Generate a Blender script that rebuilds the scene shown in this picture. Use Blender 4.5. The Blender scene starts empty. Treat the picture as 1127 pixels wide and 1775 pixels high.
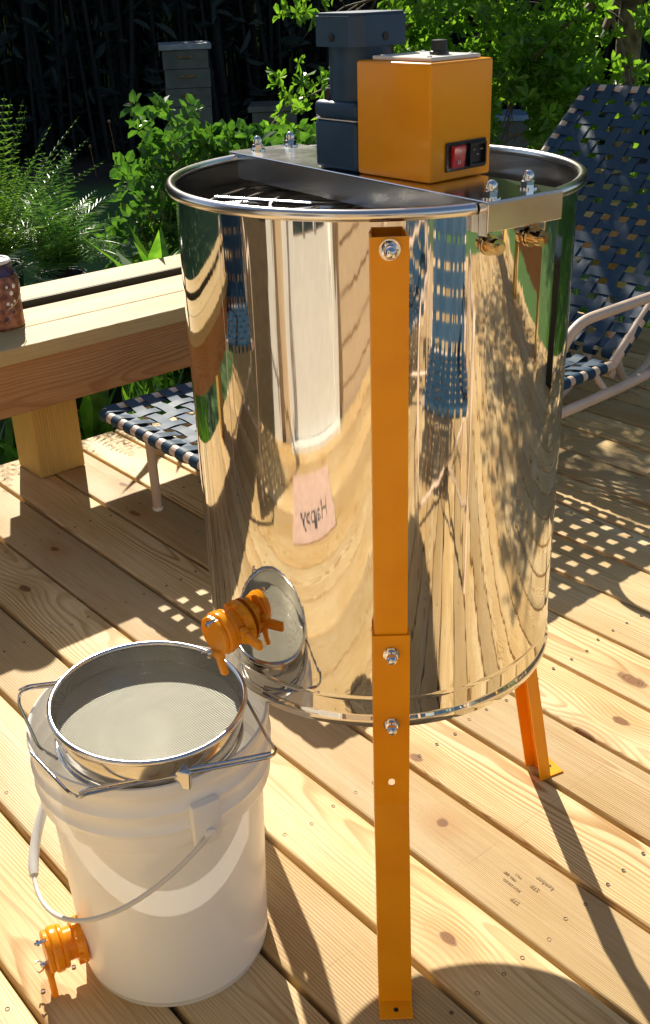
import bpy, bmesh, math, random
import numpy as np
from mathutils import Vector, Matrix, Quaternion

random.seed(7)
C = bpy.context.scene.collection
PI = math.pi
rad = math.radians

# ------------------------------------------------------------------ camera, world, sun, exposure
scene = bpy.context.scene
cd = bpy.data.cameras.new('camera'); cam = bpy.data.objects.new('camera', cd); C.objects.link(cam)
cd.sensor_fit = 'VERTICAL'; cd.sensor_height = 36.0; cd.lens = 1846.16 / 1775 * 36.0
cd.clip_start = 0.02; cd.clip_end = 400
RM = Matrix(((0.65132517, 0.75817205, -0.03083277), (-0.32111834, 0.31222433, 0.89409115), (-0.68750166, 0.5724431, -0.44682252)))
cam.matrix_world = Matrix.Translation((0, 0, 1.23196)) @ Matrix((RM[0], RM[1], -RM[2])).transposed().to_4x4()
scene.camera = cam

SUN = Vector((-1.157, 0.57, 1.0)).normalized()       # direction towards the sun
w = bpy.data.worlds.new("World"); scene.world = w; w.use_nodes = True
nt = w.node_tree; bg = nt.nodes['Background']
sky = nt.nodes.new('ShaderNodeTexSky'); sky.sky_type = 'NISHITA'; sky.sun_disc = False
sky.sun_elevation = math.asin(SUN.z); sky.sun_rotation = math.atan2(SUN.x, SUN.y)
sky.air_density = 1.0; sky.dust_density = 1.0; sky.ozone_density = 1.0
nt.links.new(sky.outputs[0], bg.inputs[0]); bg.inputs[1].default_value = 0.075
sd = bpy.data.lights.new('sun', 'SUN'); so = bpy.data.objects.new('sun', sd); C.objects.link(so)
sd.energy = 5.0; sd.angle = rad(0.53); sd.color = (1.0, 0.93, 0.80)
so.rotation_euler = SUN.to_track_quat('Z', 'Y').to_euler(); so.location = (-4, 3, 6)
scene.view_settings.view_transform = 'Standard'; scene.view_settings.look = 'None'
scene.view_settings.exposure = 0.64; scene.view_settings.gamma = 1.0; scene.view_settings.use_curve_mapping = False

# ------------------------------------------------------------------ helpers
def mesh_obj(name, me, mat=None, parent=None):
    o = bpy.data.objects.new(name, me); C.objects.link(o)
    if mat is not None and len(me.materials) == 0: me.materials.append(mat)
    if parent is not None: o.parent = parent
    return o
def from_data(name, v, f, mat=None, parent=None, smooth=False):
    me = bpy.data.meshes.new(name); me.from_pydata([tuple(p) for p in v], [], f); me.update()
    if smooth: me.polygons.foreach_set('use_smooth', [True] * len(me.polygons))
    return mesh_obj(name, me, mat, parent)
def obj(name, bm, mat=None, parent=None, smooth=None):
    me = bpy.data.meshes.new(name)
    bmesh.ops.recalc_face_normals(bm, faces=bm.faces)
    if smooth is not None:
        for f in bm.faces: f.smooth = True
        for e in bm.edges:
            if len(e.link_faces) == 2 and e.calc_face_angle(0) > rad(smooth): e.smooth = False
    bm.to_mesh(me); bm.free()
    return mesh_obj(name, me, mat, parent)
def tag(o, label=None, cat=None, group=None, kind=None):
    if label: o['label'] = label
    if cat: o['category'] = cat
    if group: o['group'] = group
    if kind: o['kind'] = kind
    return o
def empty(name, loc=(0, 0, 0), rz=0, label=None, cat=None, group=None, kind=None):
    o = bpy.data.objects.new(name, None); C.objects.link(o); o.location = loc; o.rotation_euler = (0, 0, rz)
    o.empty_display_size = .1
    return tag(o, label, cat, group, kind)
def copy_tree(o, parent=None):
    c = o.copy(); C.objects.link(c); c.parent = parent
    for ch in list(o.children): copy_tree(ch, c)
    return c
def box(bm, x0, x1, y0, y1, z0, z1, bev=0, seg=1, M=None):
    r = bmesh.ops.create_cube(bm, size=1)
    vs = r['verts']
    for v in vs:
        v.co = Vector((x0 if v.co.x < 0 else x1, y0 if v.co.y < 0 else y1, z0 if v.co.z < 0 else z1))
    if bev:
        es = list({e for v in vs for e in v.link_edges})
        g = bmesh.ops.bevel(bm, geom=es, offset=bev, segments=seg, affect='EDGES', profile=.5)
        vs = list({v for f in g['faces'] for v in f.verts} | {v for v in vs if v.is_valid})
    if M is not None: bmesh.ops.transform(bm, matrix=M, verts=[v for v in vs if v.is_valid])
    return vs
def nbox(x0, x1, y0, y1, z0, z1, bev=0, seg=1):
    bm = bmesh.new(); box(bm, x0, x1, y0, y1, z0, z1, bev, seg); return bm
def lathe(prof, n=48, bm=None, M=None, closed=False, a0=0, a1=2 * PI):
    bm = bm or bmesh.new(); full = abs(a1 - a0 - 2 * PI) < 1e-6
    rings = []
    cnt = n if full else n + 1
    for r, z in prof:
        if r < 1e-6: rings.append([bm.verts.new((0, 0, z))]); continue
        rings.append([bm.verts.new((r * math.cos(a0 + (a1 - a0) * i / n), r * math.sin(a0 + (a1 - a0) * i / n), z)) for i in range(cnt)])
    pairs = list(zip(rings, rings[1:])) + ([(rings[-1], rings[0])] if closed else [])
    for a, b in pairs:
        m = n if full else n
        for i in range(m):
            j = (i + 1) % cnt
            if len(a) == 1 and len(b) == 1: continue
            if len(a) == 1: bm.faces.new((a[0], b[i], b[j]))
            elif len(b) == 1: bm.faces.new((a[i], a[j], b[0]))
            else: bm.faces.new((a[i], a[j], b[j], b[i]))
    if M is not None: bmesh.ops.transform(bm, matrix=M, verts=[v for r in rings for v in r])
    return bm
def frames(pts, closed=False):
    P = [Vector(p) for p in pts]; n = len(P); T = []
    for i in range(n):
        if closed: t = P[(i + 1) % n] - P[i - 1]
        else: t = P[min(i + 1, n - 1)] - P[max(i - 1, 0)]
        T.append(t.normalized())
    u = T[0].orthogonal().normalized(); F = []
    for i in range(n):
        u = (u - T[i] * u.dot(T[i]))
        u = u.normalized() if u.length > 1e-6 else T[i].orthogonal().normalized()
        F.append((P[i], u, T[i].cross(u)))
    return F
def tube(pts, r, n=8, bm=None, closed=False, cap=True):
    bm = bm or bmesh.new(); F = frames(pts, closed); m = len(F); rings = []
    for k, (p, u, v) in enumerate(F):
        rr = r[k] if isinstance(r, (list, tuple)) else r
        rings.append([bm.verts.new(p + u * (rr * math.cos(2 * PI * i / n)) + v * (rr * math.sin(2 * PI * i / n))) for i in range(n)])
    for k in range(m if closed else m - 1):
        a, b = rings[k], rings[(k + 1) % m]
        for i in range(n):
            j = (i + 1) % n; bm.faces.new((a[i], a[j], b[j], b[i]))
    if cap and not closed:
        bm.faces.new(rings[0][::-1]); bm.faces.new(rings[-1])
    return bm
def rounded(pts, r, seg=6):
    P = [Vector(p) for p in pts]; out = [P[0]]
    for a, b, c in zip(P, P[1:], P[2:]):
        d1 = (a - b); d2 = (c - b); rr = min(r, d1.length * .49, d2.length * .49)
        p1 = b + d1.normalized() * rr; p2 = b + d2.normalized() * rr
        for i in range(seg + 1):
            t = i / seg; out.append(p1 * (1 - t) ** 2 + b * 2 * t * (1 - t) + p2 * t * t)
    return out + [P[-1]]
def fan_mesh(name, tris_v, tris_f, mat, parent=None): return from_data(name, tris_v, tris_f, mat, parent)

# ------------------------------------------------------------------ materials
def new_mat(name):
    m = bpy.data.materials.new(name); m.use_nodes = True
    n = m.node_tree; b = n.nodes['Principled BSDF']; return m, n, b
class N:
    def __init__(s, tree): s.t = tree
    def __call__(s, typ, **kw):
        n = s.t.nodes.new('ShaderNode' + typ)
        ins = kw.pop('i', {})
        for k, v in kw.items(): setattr(n, k, v)
        for k, v in ins.items():
            if isinstance(v, bpy.types.NodeSocket): s.t.links.new(v, n.inputs[k])
            else: n.inputs[k].default_value = v
        return n
    def m(s, op, a, b=None, c=None, clamp=False):
        n = s.t.nodes.new('ShaderNodeMath'); n.operation = op; n.use_clamp = clamp
        for k, v in enumerate((a, b, c)):
            if v is None: continue
            if isinstance(v, bpy.types.NodeSocket): s.t.links.new(v, n.inputs[k])
            else: n.inputs[k].default_value = v
        return n.outputs[0]
    def mix(s, fac, a, b, blend='MIX'):
        n = s.t.nodes.new('ShaderNodeMix'); n.data_type = 'RGBA'; n.blend_type = blend
        for k, v in ((0, fac), (6, a), (7, b)):
            if isinstance(v, bpy.types.NodeSocket): s.t.links.new(v, n.inputs[k])
            else: n.inputs[k].default_value = v if k == 0 else (*v, 1) if len(v) == 3 else v
        return n.outputs[2]
    def ss(s, x, a, b):
        n = s.t.nodes.new('ShaderNodeMapRange'); n.interpolation_type = 'SMOOTHSTEP'
        s.t.links.new(x, n.inputs[0]); n.inputs[1].default_value = a; n.inputs[2].default_value = b
        return n.outputs[0]
    def link(s, a, b): s.t.links.new(a, b)

def simple(name, col, rough=.5, metal=0, spec=.5, coat=0, bump=None, var=0, vscale=20):
    m, t, b = new_mat(name); n = N(t)
    b.inputs['Base Color'].default_value = (*col, 1); b.inputs['Roughness'].default_value = rough
    b.inputs['Metallic'].default_value = metal; b.inputs['Specular IOR Level'].default_value = spec
    b.inputs['Coat Weight'].default_value = coat; b.inputs['Coat Roughness'].default_value = .08
    co = n('TexCoord').outputs['Object']
    if var:
        no = n('TexNoise', i={'Vector': co, 'Scale': vscale, 'Detail': 4.0})
        f = n.ss(no.outputs[0], .3, .7)
        n.link(n.mix(f, tuple(c * (1 - var) for c in col), tuple(min(1, c * (1 + var)) for c in col)), b.inputs['Base Color'])
        n.link(n.m('MULTIPLY_ADD', no.outputs[0], .25, rough - .12), b.inputs['Roughness'])
    if bump:
        no = n('TexNoise', i={'Vector': co, 'Scale': bump[0], 'Detail': 3.0})
        bp = n('Bump', i={'Height': no.outputs[0], 'Strength': bump[1], 'Distance': bump[2]})
        n.link(bp.outputs[0], b.inputs['Normal'])
    return m

def wood(name, light, mid, dark, line=.55, pencil=False, spots=(), rough=.55, wet=0.0, knots=True, spread=1.0):
    m, t, b = new_mat(name); n = N(t)
    co = n('TexCoord').outputs['Object']; rnd = n('ObjectInfo').outputs['Random']
    offs = n('CombineXYZ', i={0: n.m('MULTIPLY', rnd, 37.3), 1: n.m('MULTIPLY', n.m('FRACT', n.m('MULTIPLY', rnd, 7.7)), 11.0), 2: n.m('MULTIPLY', n.m('FRACT', n.m('MULTIPLY', rnd, 17.1)), 9.0)}).outputs[0]
    p = n('VectorMath', operation='ADD', i={0: co, 1: offs}).outputs[0]
    sx = n('SeparateXYZ', i={0: p}); so_ = n('SeparateXYZ', i={0: co})
    r2 = n.m('FRACT', n.m('MULTIPLY', rnd, 5.37)); r3 = n.m('FRACT', n.m('MULTIPLY', rnd, 13.9)); r4 = n.m('FRACT', n.m('MULTIPLY', rnd, 29.3))
    # knots: voronoi in the board plane
    kv = n('CombineXYZ', i={0: n.m('MULTIPLY', sx.outputs[0], 1.15), 1: n.m('MULTIPLY', sx.outputs[1], 2.3), 2: n.m('MULTIPLY', rnd, 50)})
    vo = n('TexVoronoi', voronoi_dimensions='2D', feature='F1', i={'Vector': n('CombineXYZ', i={0: kv.inputs[0].links[0].from_socket, 1: kv.inputs[1].links[0].from_socket}).outputs[0], 'Scale': 1.0, 'Randomness': 1.0})
    d = vo.outputs['Distance']
    if spots:
        wpos = n('NewGeometry').outputs['Position']
        for kx, ky, ka, kb in spots:
            dv = n('VectorMath', operation='MULTIPLY', i={0: n('VectorMath', operation='SUBTRACT', i={0: wpos, 1: (kx, ky, 0)}).outputs[0], 1: (.024 / ka, .024 / kb, 0)})
            d = n.m('MINIMUM', d, n('VectorMath', operation='LENGTH', i={0: dv.outputs[0]}).outputs['Value'])
    kn = n('TexNoise', i={'Vector': p, 'Scale': 30.0, 'Detail': 2.0}).outputs[0]
    dk = n.m('ADD', d, n.m('MULTIPLY', n.m('SUBTRACT', kn, .5), .028))
    knot = n.m('SUBTRACT', 1.0, n.ss(dk, .016, .028)) if knots else None
    halo = n.m('SUBTRACT', 1.0, n.ss(d, .03, .13))
    swirl = n.m('MULTIPLY', n.m('POWER', 2.718, n.m('MULTIPLY', n.m('MULTIPLY', d, d), -90.0)), .012)
    # growth rings about a pith near the board
    dn = n('TexNoise', i={'Vector': n('VectorMath', operation='MULTIPLY', i={0: p, 1: (1.1, 4.0, 4.0)}).outputs[0], 'Scale': 1.0, 'Detail': 3.0, 'Roughness': .55}).outputs[0]
    dist = n.m('MULTIPLY', n.m('SUBTRACT', dn, .5), .045)
    yy = n.m('ADD', so_.outputs[1], n.m('MULTIPLY', n.m('SUBTRACT', r2, .5), .22 * spread))
    tl = n.m('MULTIPLY', n.m('MULTIPLY', n.m('SUBTRACT', r4, .5), .055), so_.outputs[0])
    zz = n.m('ADD', n.m('ADD', so_.outputs[2], tl), n.m('MULTIPLY_ADD', r3, .10, .025))
    rr = n.m('SQRT', n.m('ADD', n.m('MULTIPLY', yy, yy), n.m('MULTIPLY', zz, zz)))
    rr = n.m('ADD', rr, dist)
    if knots: rr = n.m('ADD', rr, swirl)
    freq = n.m('MULTIPLY_ADD', r2, 150.0, 210.0)
    ph = n.m('FRACT', n.m('MULTIPLY', rr, freq))
    late = n.m('MULTIPLY', n.ss(ph, .35, .86), n.m('SUBTRACT', 1.0, n.ss(ph, .88, 1.0)))
    fade = n('TexNoise', i={'Vector': n('VectorMath', operation='MULTIPLY', i={0: p, 1: (2.0, 9.0, 9.0)}).outputs[0], 'Scale': 1.0, 'Detail': 2.0}).outputs[0]
    late = n.m('MULTIPLY', late, n.m('MULTIPLY_ADD', n.ss(fade, .3, .7), .75, .25))
    fib = n('TexNoise', i={'Vector': n('VectorMath', operation='MULTIPLY', i={0: p, 1: (6, 420, 420)}).outputs[0], 'Scale': 1.0, 'Detail': 3.0, 'Roughness': .6}).outputs[0]
    blot = n('TexNoise', i={'Vector': n('VectorMath', operation='MULTIPLY', i={0: p, 1: (2.2, 6, 6)}).outputs[0], 'Scale': 1.0, 'Detail': 5.0, 'Roughness': .6}).outputs[0]
    base = n.mix(n.ss(blot, .32, .68), light, mid)
    tone = n.m('MULTIPLY_ADD', r3, .40, .74)
    base = n.mix(1.0, base, n('CombineColor', i={0: tone, 1: n.m('MULTIPLY', tone, n.m('MULTIPLY_ADD', r4, .07, .965)), 2: n.m('MULTIPLY', tone, n.m('MULTIPLY_ADD', r4, .18, .88))}).outputs[0], 'MULTIPLY')
    colr = n.mix(n.m('MULTIPLY', late, n.m('MULTIPLY_ADD', r4, .35, line)), base, dark)
    colr = n.mix(n.m('MULTIPLY', n.m('SUBTRACT', 1.0, n.ss(fib, .32, .60)), .32), colr, tuple(c * .75 for c in dark))
    if knots:
        colr = n.mix(n.m('MULTIPLY', halo, .35), colr, tuple(c * 1.1 for c in dark))
        kr = n.m('FRACT', n.m('MULTIPLY', dk, 160.0))
        kc = n.mix(n.ss(kr, .2, .9), (.13, .05, .018), (.30, .13, .045))
        colr = n.mix(n.m('MULTIPLY', knot, .9), colr, kc)
    # grey-green weathering specks
    sp = n('TexNoise', i={'Vector': n('VectorMath', operation='MULTIPLY', i={0: p, 1: (14, 40, 40)}).outputs[0], 'Scale': 1.0, 'Detail': 6.0, 'Roughness': .75}).outputs[0]
    big = n('TexNoise', i={'Vector': p, 'Scale': 2.3, 'Detail': 2.0}).outputs[0]
    sm = n.m('MULTIPLY', n.ss(sp, .60, .72), n.ss(big, .55, .70))
    colr = n.mix(n.m('MULTIPLY', sm, .6), colr, (.13, .12, .09))
    if pencil:
        wp = n('NewGeometry').outputs['Position']; wx = n('SeparateXYZ', i={0: wp}).outputs[0]
        wob = n('TexNoise', i={'Vector': wp, 'Scale': 12.0}).outputs[0]
        fr = n.m('FRACT', n.m('DIVIDE', n.m('ADD', n.m('ADD', wx, 8.1457 + .2037 + .0), n.m('MULTIPLY', wob, .004)), .4074))
        ln = n.m('SUBTRACT', 1.0, n.ss(n.m('ABSOLUTE', n.m('SUBTRACT', fr, .5)), .001, .0035))
        colr = n.mix(n.m('MULTIPLY', ln, n.m('MULTIPLY', n.ss(fade, .45, .65), .30)), colr, (.16, .13, .10))
    n.link(colr, b.inputs['Base Color'])
    n.link(n.m('MULTIPLY_ADD', fib, .25, rough - .1), b.inputs['Roughness'])
    b.inputs['Specular IOR Level'].default_value = .2
    hgt = n.m('ADD', n.m('MULTIPLY', fib, .5), n.m('MULTIPLY', late, .6))
    if knots: hgt = n.m('SUBTRACT', hgt, n.m('MULTIPLY', n.m('MULTIPLY', knot, kn), .8))
    bp = n('Bump', i={'Height': hgt, 'Strength': .45, 'Distance': .0012}); n.link(bp.outputs[0], b.inputs['Normal'])
    return m

M = {}
M['deck'] = wood('deck_pine', (.78, .60, .345), (.69, .49, .235), (.36, .165, .040), line=.60, pencil=True, spots=((-.925, 1.532, .034, .016), (-.865, 1.411, .020, .010), (-.903, .977, .011, .010), (-1.047, 1.062, .014, .009), (-.735, .815, .016, .008), (-2.413, 1.289, .018, .010), (-2.205, .967, .014, .008)))
M['bench'] = wood('bench_pine', (.66, .50, .27), (.60, .43, .20), (.44, .26, .10), line=.40)
M['fascia'] = wood('fascia_pine', (.50, .27, .12), (.44, .22, .09), (.26, .10, .035), line=.50, spread=1.6)
M['post'] = wood('post_pine', (.60, .42, .15), (.54, .36, .12), (.38, .22, .06), line=.45)
M['joist'] = simple('joist_wood', (.20, .12, .05), .8, var=.3)

def steel(name, col, rough, wav=None, streak=0):
    m, t, b = new_mat(name); n = N(t)
    b.inputs['Base Color'].default_value = (*col, 1); b.inputs['Metallic'].default_value = 1
    co = n('TexCoord').outputs['Object']
    sm = n('TexNoise', i={'Vector': co, 'Scale': 9.0, 'Detail': 5.0, 'Roughness': .7}).outputs[0]
    n.link(n.m('MULTIPLY_ADD', n.ss(sm, .45, .8), .07, rough), b.inputs['Roughness'])
    if wav:
        wv = n('TexNoise', i={'Vector': n('VectorMath', operation='MULTIPLY', i={0: co, 1: wav[0]}).outputs[0], 'Scale': 1.0, 'Detail': 1.5}).outputs[0]
        bp = n('Bump', i={'Height': wv, 'Strength': 1.0, 'Distance': wav[1]}); nrm = bp.outputs[0]
        if streak:
            w2 = n('TexNoise', i={'Vector': n('VectorMath', operation='MULTIPLY', i={0: co, 1: (55, 55, 1.5)}).outputs[0], 'Scale': 1.0, 'Detail': 3.0}).outputs[0]
            b2 = n('Bump', i={'Height': w2, 'Strength': 1.0, 'Distance': streak, 'Normal': nrm}); nrm = b2.outputs[0]
        n.link(nrm, b.inputs['Normal'])
    return m
M['tank'] = steel('polished_tank_steel', (.75, .705, .635), .030, ((7, 7, 3), .0016), .00022)
M['steel'] = steel('stainless_steel', (.74, .71, .67), .12)
M['steel_dark'] = steel('stainless_inside', (.60, .58, .55), .20, ((8, 8, 5), .003))
M['rim'] = steel('brushed_rim_steel', (.78, .74, .70), .20)
M['bar'] = steel('bar_steel', (.80, .79, .78), .17, ((9, 9, 9), .002))
M['chrome'] = steel('chrome_nut', (.82, .80, .78), .08)
M['brass'] = steel('yellow_bolt', (.72, .55, .33), .15)
M['wire'] = steel('wire_steel', (.62, .60, .58), .15)
M['orange'] = simple('orange_powder_coat', (1.0, .345, .003), .34, spec=.3, coat=.22, bump=(260, .12, .0006), var=.09, vscale=11)
M['navy'] = simple('navy_motor_paint', (.016, .052, .105), .45, var=.12, vscale=30, bump=(300, .15, .0008))
M['black'] = simple('black_plastic', (.012, .012, .014), .35)
M['red'] = simple('red_rocker_plastic', (.55, .012, .015), .22, coat=.3)
M['print_white'] = simple('white_print', (.8, .8, .8), .5)
M['offwhite'] = simple('white_panel_plastic', (.80, .76, .70), .35)
M['hole'] = simple('dark_hole', (.02, .015, .012), .8)
M['frame'] = simple('tan_chair_enamel', (.62, .47, .36), .38, coat=.2, var=.07, vscale=14)
M['strap'] = simple('navy_vinyl_strap', (.021, .055, .098), .55, spec=.18, bump=(500, .08, .0005), var=.12, vscale=9)
M['rubber'] = simple('black_rubber', (.015, .015, .015), .7)
M['screw'] = simple('deck_screw', (.16, .11, .07), .6, metal=.3)
M['stamp'] = simple('stamp_ink', (.36, .26, .13), .8)
M['hive'] = simple('weathered_hive_paint', (.13, .13, .105), .7, var=.22, vscale=6)
M['hive_lid'] = simple('hive_lid_metal', (.30, .31, .32), .5, var=.15)
M['hive_blue'] = simple('blue_grey_hive_lid', (.22, .32, .42), .35, var=.1)
M['siding'] = simple('tan_siding', (.56, .42, .27), .6, var=.05)
M['trim'] = simple('white_trim_paint', (.74, .72, .66), .45, var=.04)
M['darkwall'] = simple('brown_cladding', (.10, .065, .035), .6, var=.2)
M['pot'] = simple('black_pot_plastic', (.02, .022, .022), .4)
M['pot_rim'] = simple('pale_pot_rim', (.25, .30, .27), .5)
M['mat_cloth'] = simple('pink_doormat', (.62, .42, .33), .9, var=.08)
M['ink'] = simple('dark_ink', (.03, .03, .04), .8)

def plastic_trans(name, col, tcol, tw, rough=.3):
    m, t, b = new_mat(name); n = N(t); out = t.nodes['Material Output']
    b.inputs['Base Color'].default_value = (*col, 1); b.inputs['Roughness'].default_value = rough
    tr = n('BsdfTranslucent', i={'Color': (*tcol, 1)})
    mx = n('MixShader', i={0: tw, 1: b.outputs[0], 2: tr.outputs[0]}); n.link(mx.outputs[0], out.inputs[0])
    return m
M['bucket'] = plastic_trans('white_hdpe', (.95, .935, .90), (.97, .94, .86), .10, .22)
M['bail'] = plastic_trans('white_bail_plastic', (.82, .80, .76), (.85, .82, .76), .25, .35)
M['gate'] = plastic_trans('orange_gate_plastic', (1.0, .45, .015), (1.0, .50, .03), .35, .2)
# woven sieve
def sieve_mat():
    m, t, b = new_mat('woven_sieve_mesh'); n = N(t); out = t.nodes['Material Output']
    co = n('TexCoord').outputs['Object']
    s = n('SeparateXYZ', i={0: co})
    wx = n.m('SINE', n.m('MULTIPLY', s.outputs[0], 2 * PI / .0031)); wy = n.m('SINE', n.m('MULTIPLY', s.outputs[1], 2 * PI / .0031))
    hole = n.m('MULTIPLY', n.ss(wx, .1, .5), n.ss(wy, .1, .5))
    no = n('TexNoise', i={'Vector': co, 'Scale': 60.0, 'Detail': 3.0}).outputs[0]
    b.inputs['Base Color'].default_value = (.66, .64, .53, 1); b.inputs['Metallic'].default_value = .5
    b.inputs['Roughness'].default_value = .45
    bp = n('Bump', i={'Height': n.m('ADD', n.m('ADD', wx, wy), n.m('MULTIPLY', no, 3.0)), 'Strength': 1.0, 'Distance': .0014}); n.link(bp.outputs[0], b.inputs['Normal'])
    tr = n('BsdfTransparent')
    mx = n('MixShader', i={0: hole, 1: b.outputs[0], 2: tr.outputs[0]}); n.link(mx.outputs[0], out.inputs[0])
    return m
M['sieve'] = sieve_mat()
# perforated copper
def copper_mat():
    m, t, b = new_mat('copper_lantern'); n = N(t)
    co = n('TexCoord').outputs['Object']
    no = n('TexNoise', i={'Vector': co, 'Scale': 55.0, 'Detail': 4.0}).outputs[0]
    b.inputs['Metallic'].default_value = .45; b.inputs['Roughness'].default_value = .4
    n.link(n.mix(n.ss(no, .35, .65), (.16, .055, .030), (.42, .17, .09)), b.inputs['Base Color'])
    bp = n('Bump', i={'Height': no, 'Strength': .6, 'Distance': .002}); n.link(bp.outputs[0], b.inputs['Normal'])
    return m
M['copper'] = copper_mat()
M['purple'] = simple('dark_purple_band', (.07, .045, .10), .3, metal=.4)
M['petal'] = simple('white_petal_paint', (.85, .82, .7), .5); M['petal_y'] = simple('yellow_flower_paint', (.75, .50, .05), .5)

def leaf_mat(name, c1, c2, tw=.4, rough=.35, scale=3.0):
    m, t, b = new_mat(name); n = N(t); out = t.nodes['Material Output']
    g = n('NewGeometry'); no = n('TexNoise', i={'Vector': g.outputs['Position'], 'Scale': scale * 8, 'Detail': 1.0}).outputs[0]
    cc = n.mix(n.ss(no, .3, .7), c1, c2)
    n.link(cc, b.inputs['Base Color']); b.inputs['Roughness'].default_value = rough
    tr = n('BsdfTranslucent'); n.link(n.mix(1.0, cc, (2.1, 2.0, .9), 'MULTIPLY'), tr.inputs[0])
    mx = n('MixShader', i={0: tw, 1: b.outputs[0], 2: tr.outputs[0]}); n.link(mx.outputs[0], out.inputs[0])
    return m
M['leaf'] = leaf_mat('tree_leaf', (.07, .17, .02), (.15, .30, .04), .55, .28)
M['rose'] = leaf_mat('rose_leaf', (.035, .11, .02), (.085, .20, .035), .40, .22)
M['fern'] = leaf_mat('fern_frond', (.04, .12, .035), (.09, .21, .05), .35)
M['feather'] = leaf_mat('feathery_foliage', (.08, .18, .03), (.14, .26, .05), .4)
M['grassblade'] = leaf_mat('grass_blade', (.06, .17, .02), (.13, .28, .04), .45)
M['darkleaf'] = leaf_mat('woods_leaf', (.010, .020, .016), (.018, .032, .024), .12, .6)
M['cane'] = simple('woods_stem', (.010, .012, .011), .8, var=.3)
M['bark'] = simple('mottled_bark', (.20, .16, .11), .8, var=.55, vscale=24, bump=(40, .8, .006))
M['twig'] = simple('twig_bark', (.17, .12, .08), .8, var=.3)
M['deadhead'] = simple('brown_seed_head', (.14, .07, .03), .8)
def ground_mat():
    m, t, b = new_mat('lawn'); n = N(t)
    p = n('NewGeometry').outputs['Position']
    a = n('TexNoise', i={'Vector': p, 'Scale': 1.1, 'Detail': 5.0}).outputs[0]; f = n('TexNoise', i={'Vector': p, 'Scale': 45.0, 'Detail': 5.0, 'Roughness': .7}).outputs[0]
    c = n.mix(n.ss(f, .3, .7), (.06, .14, .03), (.14, .27, .06))
    c = n.mix(n.m('MULTIPLY', n.ss(a, .5, .72), .6), c, (.11, .10, .05))
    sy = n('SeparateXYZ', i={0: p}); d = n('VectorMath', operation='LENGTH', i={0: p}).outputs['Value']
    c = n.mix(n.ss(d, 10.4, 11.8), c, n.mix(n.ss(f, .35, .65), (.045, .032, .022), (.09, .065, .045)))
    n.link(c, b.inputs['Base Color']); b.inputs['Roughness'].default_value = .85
    bp = n('Bump', i={'Height': f, 'Strength': .9, 'Distance': .03}); n.link(bp.outputs[0], b.inputs['Normal'])
    return m
M['lawn'] = ground_mat()

# ------------------------------------------------------------------ setting: lawn, woods, deck
GZ = -0.50
def lawn():
    bm = bmesh.new(); bmesh.ops.create_grid(bm, x_segments=60, y_segments=60, size=60)
    rnd = random.Random(3)
    for v in bm.verts:
        d = math.hypot(v.co.x, v.co.y)
        v.co.z = GZ + (0.02 * math.sin(v.co.x * 1.3) * math.cos(v.co.y * 1.1) if d < 30 else 0) - .02
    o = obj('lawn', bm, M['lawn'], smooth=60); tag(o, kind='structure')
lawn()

def cards(centers, size, rnd, up=.3, kind='leaf', per=1, spread=0.0, aspect=.45, fold=.25, r1=.9, r2=.85):
    """leaf-sized faces: each a folded diamond of 4 triangles -> vertex and face lists"""
    V = []; F = []
    for c in centers:
        base = Vector((rnd.gauss(0, 1), rnd.gauss(0, 1), rnd.gauss(0, 1) + up)).normalized()
        for k in range(per):
            if per > 1:
                a = 2 * PI * k / per + rnd.uniform(-.35, .35)
                o1 = base.orthogonal().normalized(); o2 = base.cross(o1)
                d = (o1 * math.cos(a) + o2 * math.sin(a) + base * rnd.uniform(.1, .9)).normalized()
            else:
                d = Vector((rnd.gauss(0, 1), rnd.gauss(0, 1), rnd.gauss(0, .7))).normalized()
            s = size * rnd.uniform(.65, 1.25)
            nrm = (base + Vector((rnd.gauss(0, .5), rnd.gauss(0, .5), rnd.gauss(0, .5)))); side = d.cross(nrm)
            if side.length < 1e-4: continue
            side.normalize(); nn = side.cross(d)
            p0 = Vector(c) + d * spread * rnd.uniform(0, 1); wv = side * s * aspect * .5
            i = len(V); up_ = nn * s * fold * .3
            V += [p0, p0 + d * s * .30 + wv * r1 + up_ * r1, p0 + d * s * .72 + wv * r2 + up_ * r2 - nn * s * .03, p0 + d * s - nn * s * .10,
                  p0 + d * s * .72 - wv * r2 + up_ * r2 - nn * s * .03, p0 + d * s * .30 - wv * r1 + up_ * r1]
            F += [(i, i + 1, i + 2, i + 3), (i, i + 3, i + 4, i + 5)]
    return V, F

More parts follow.
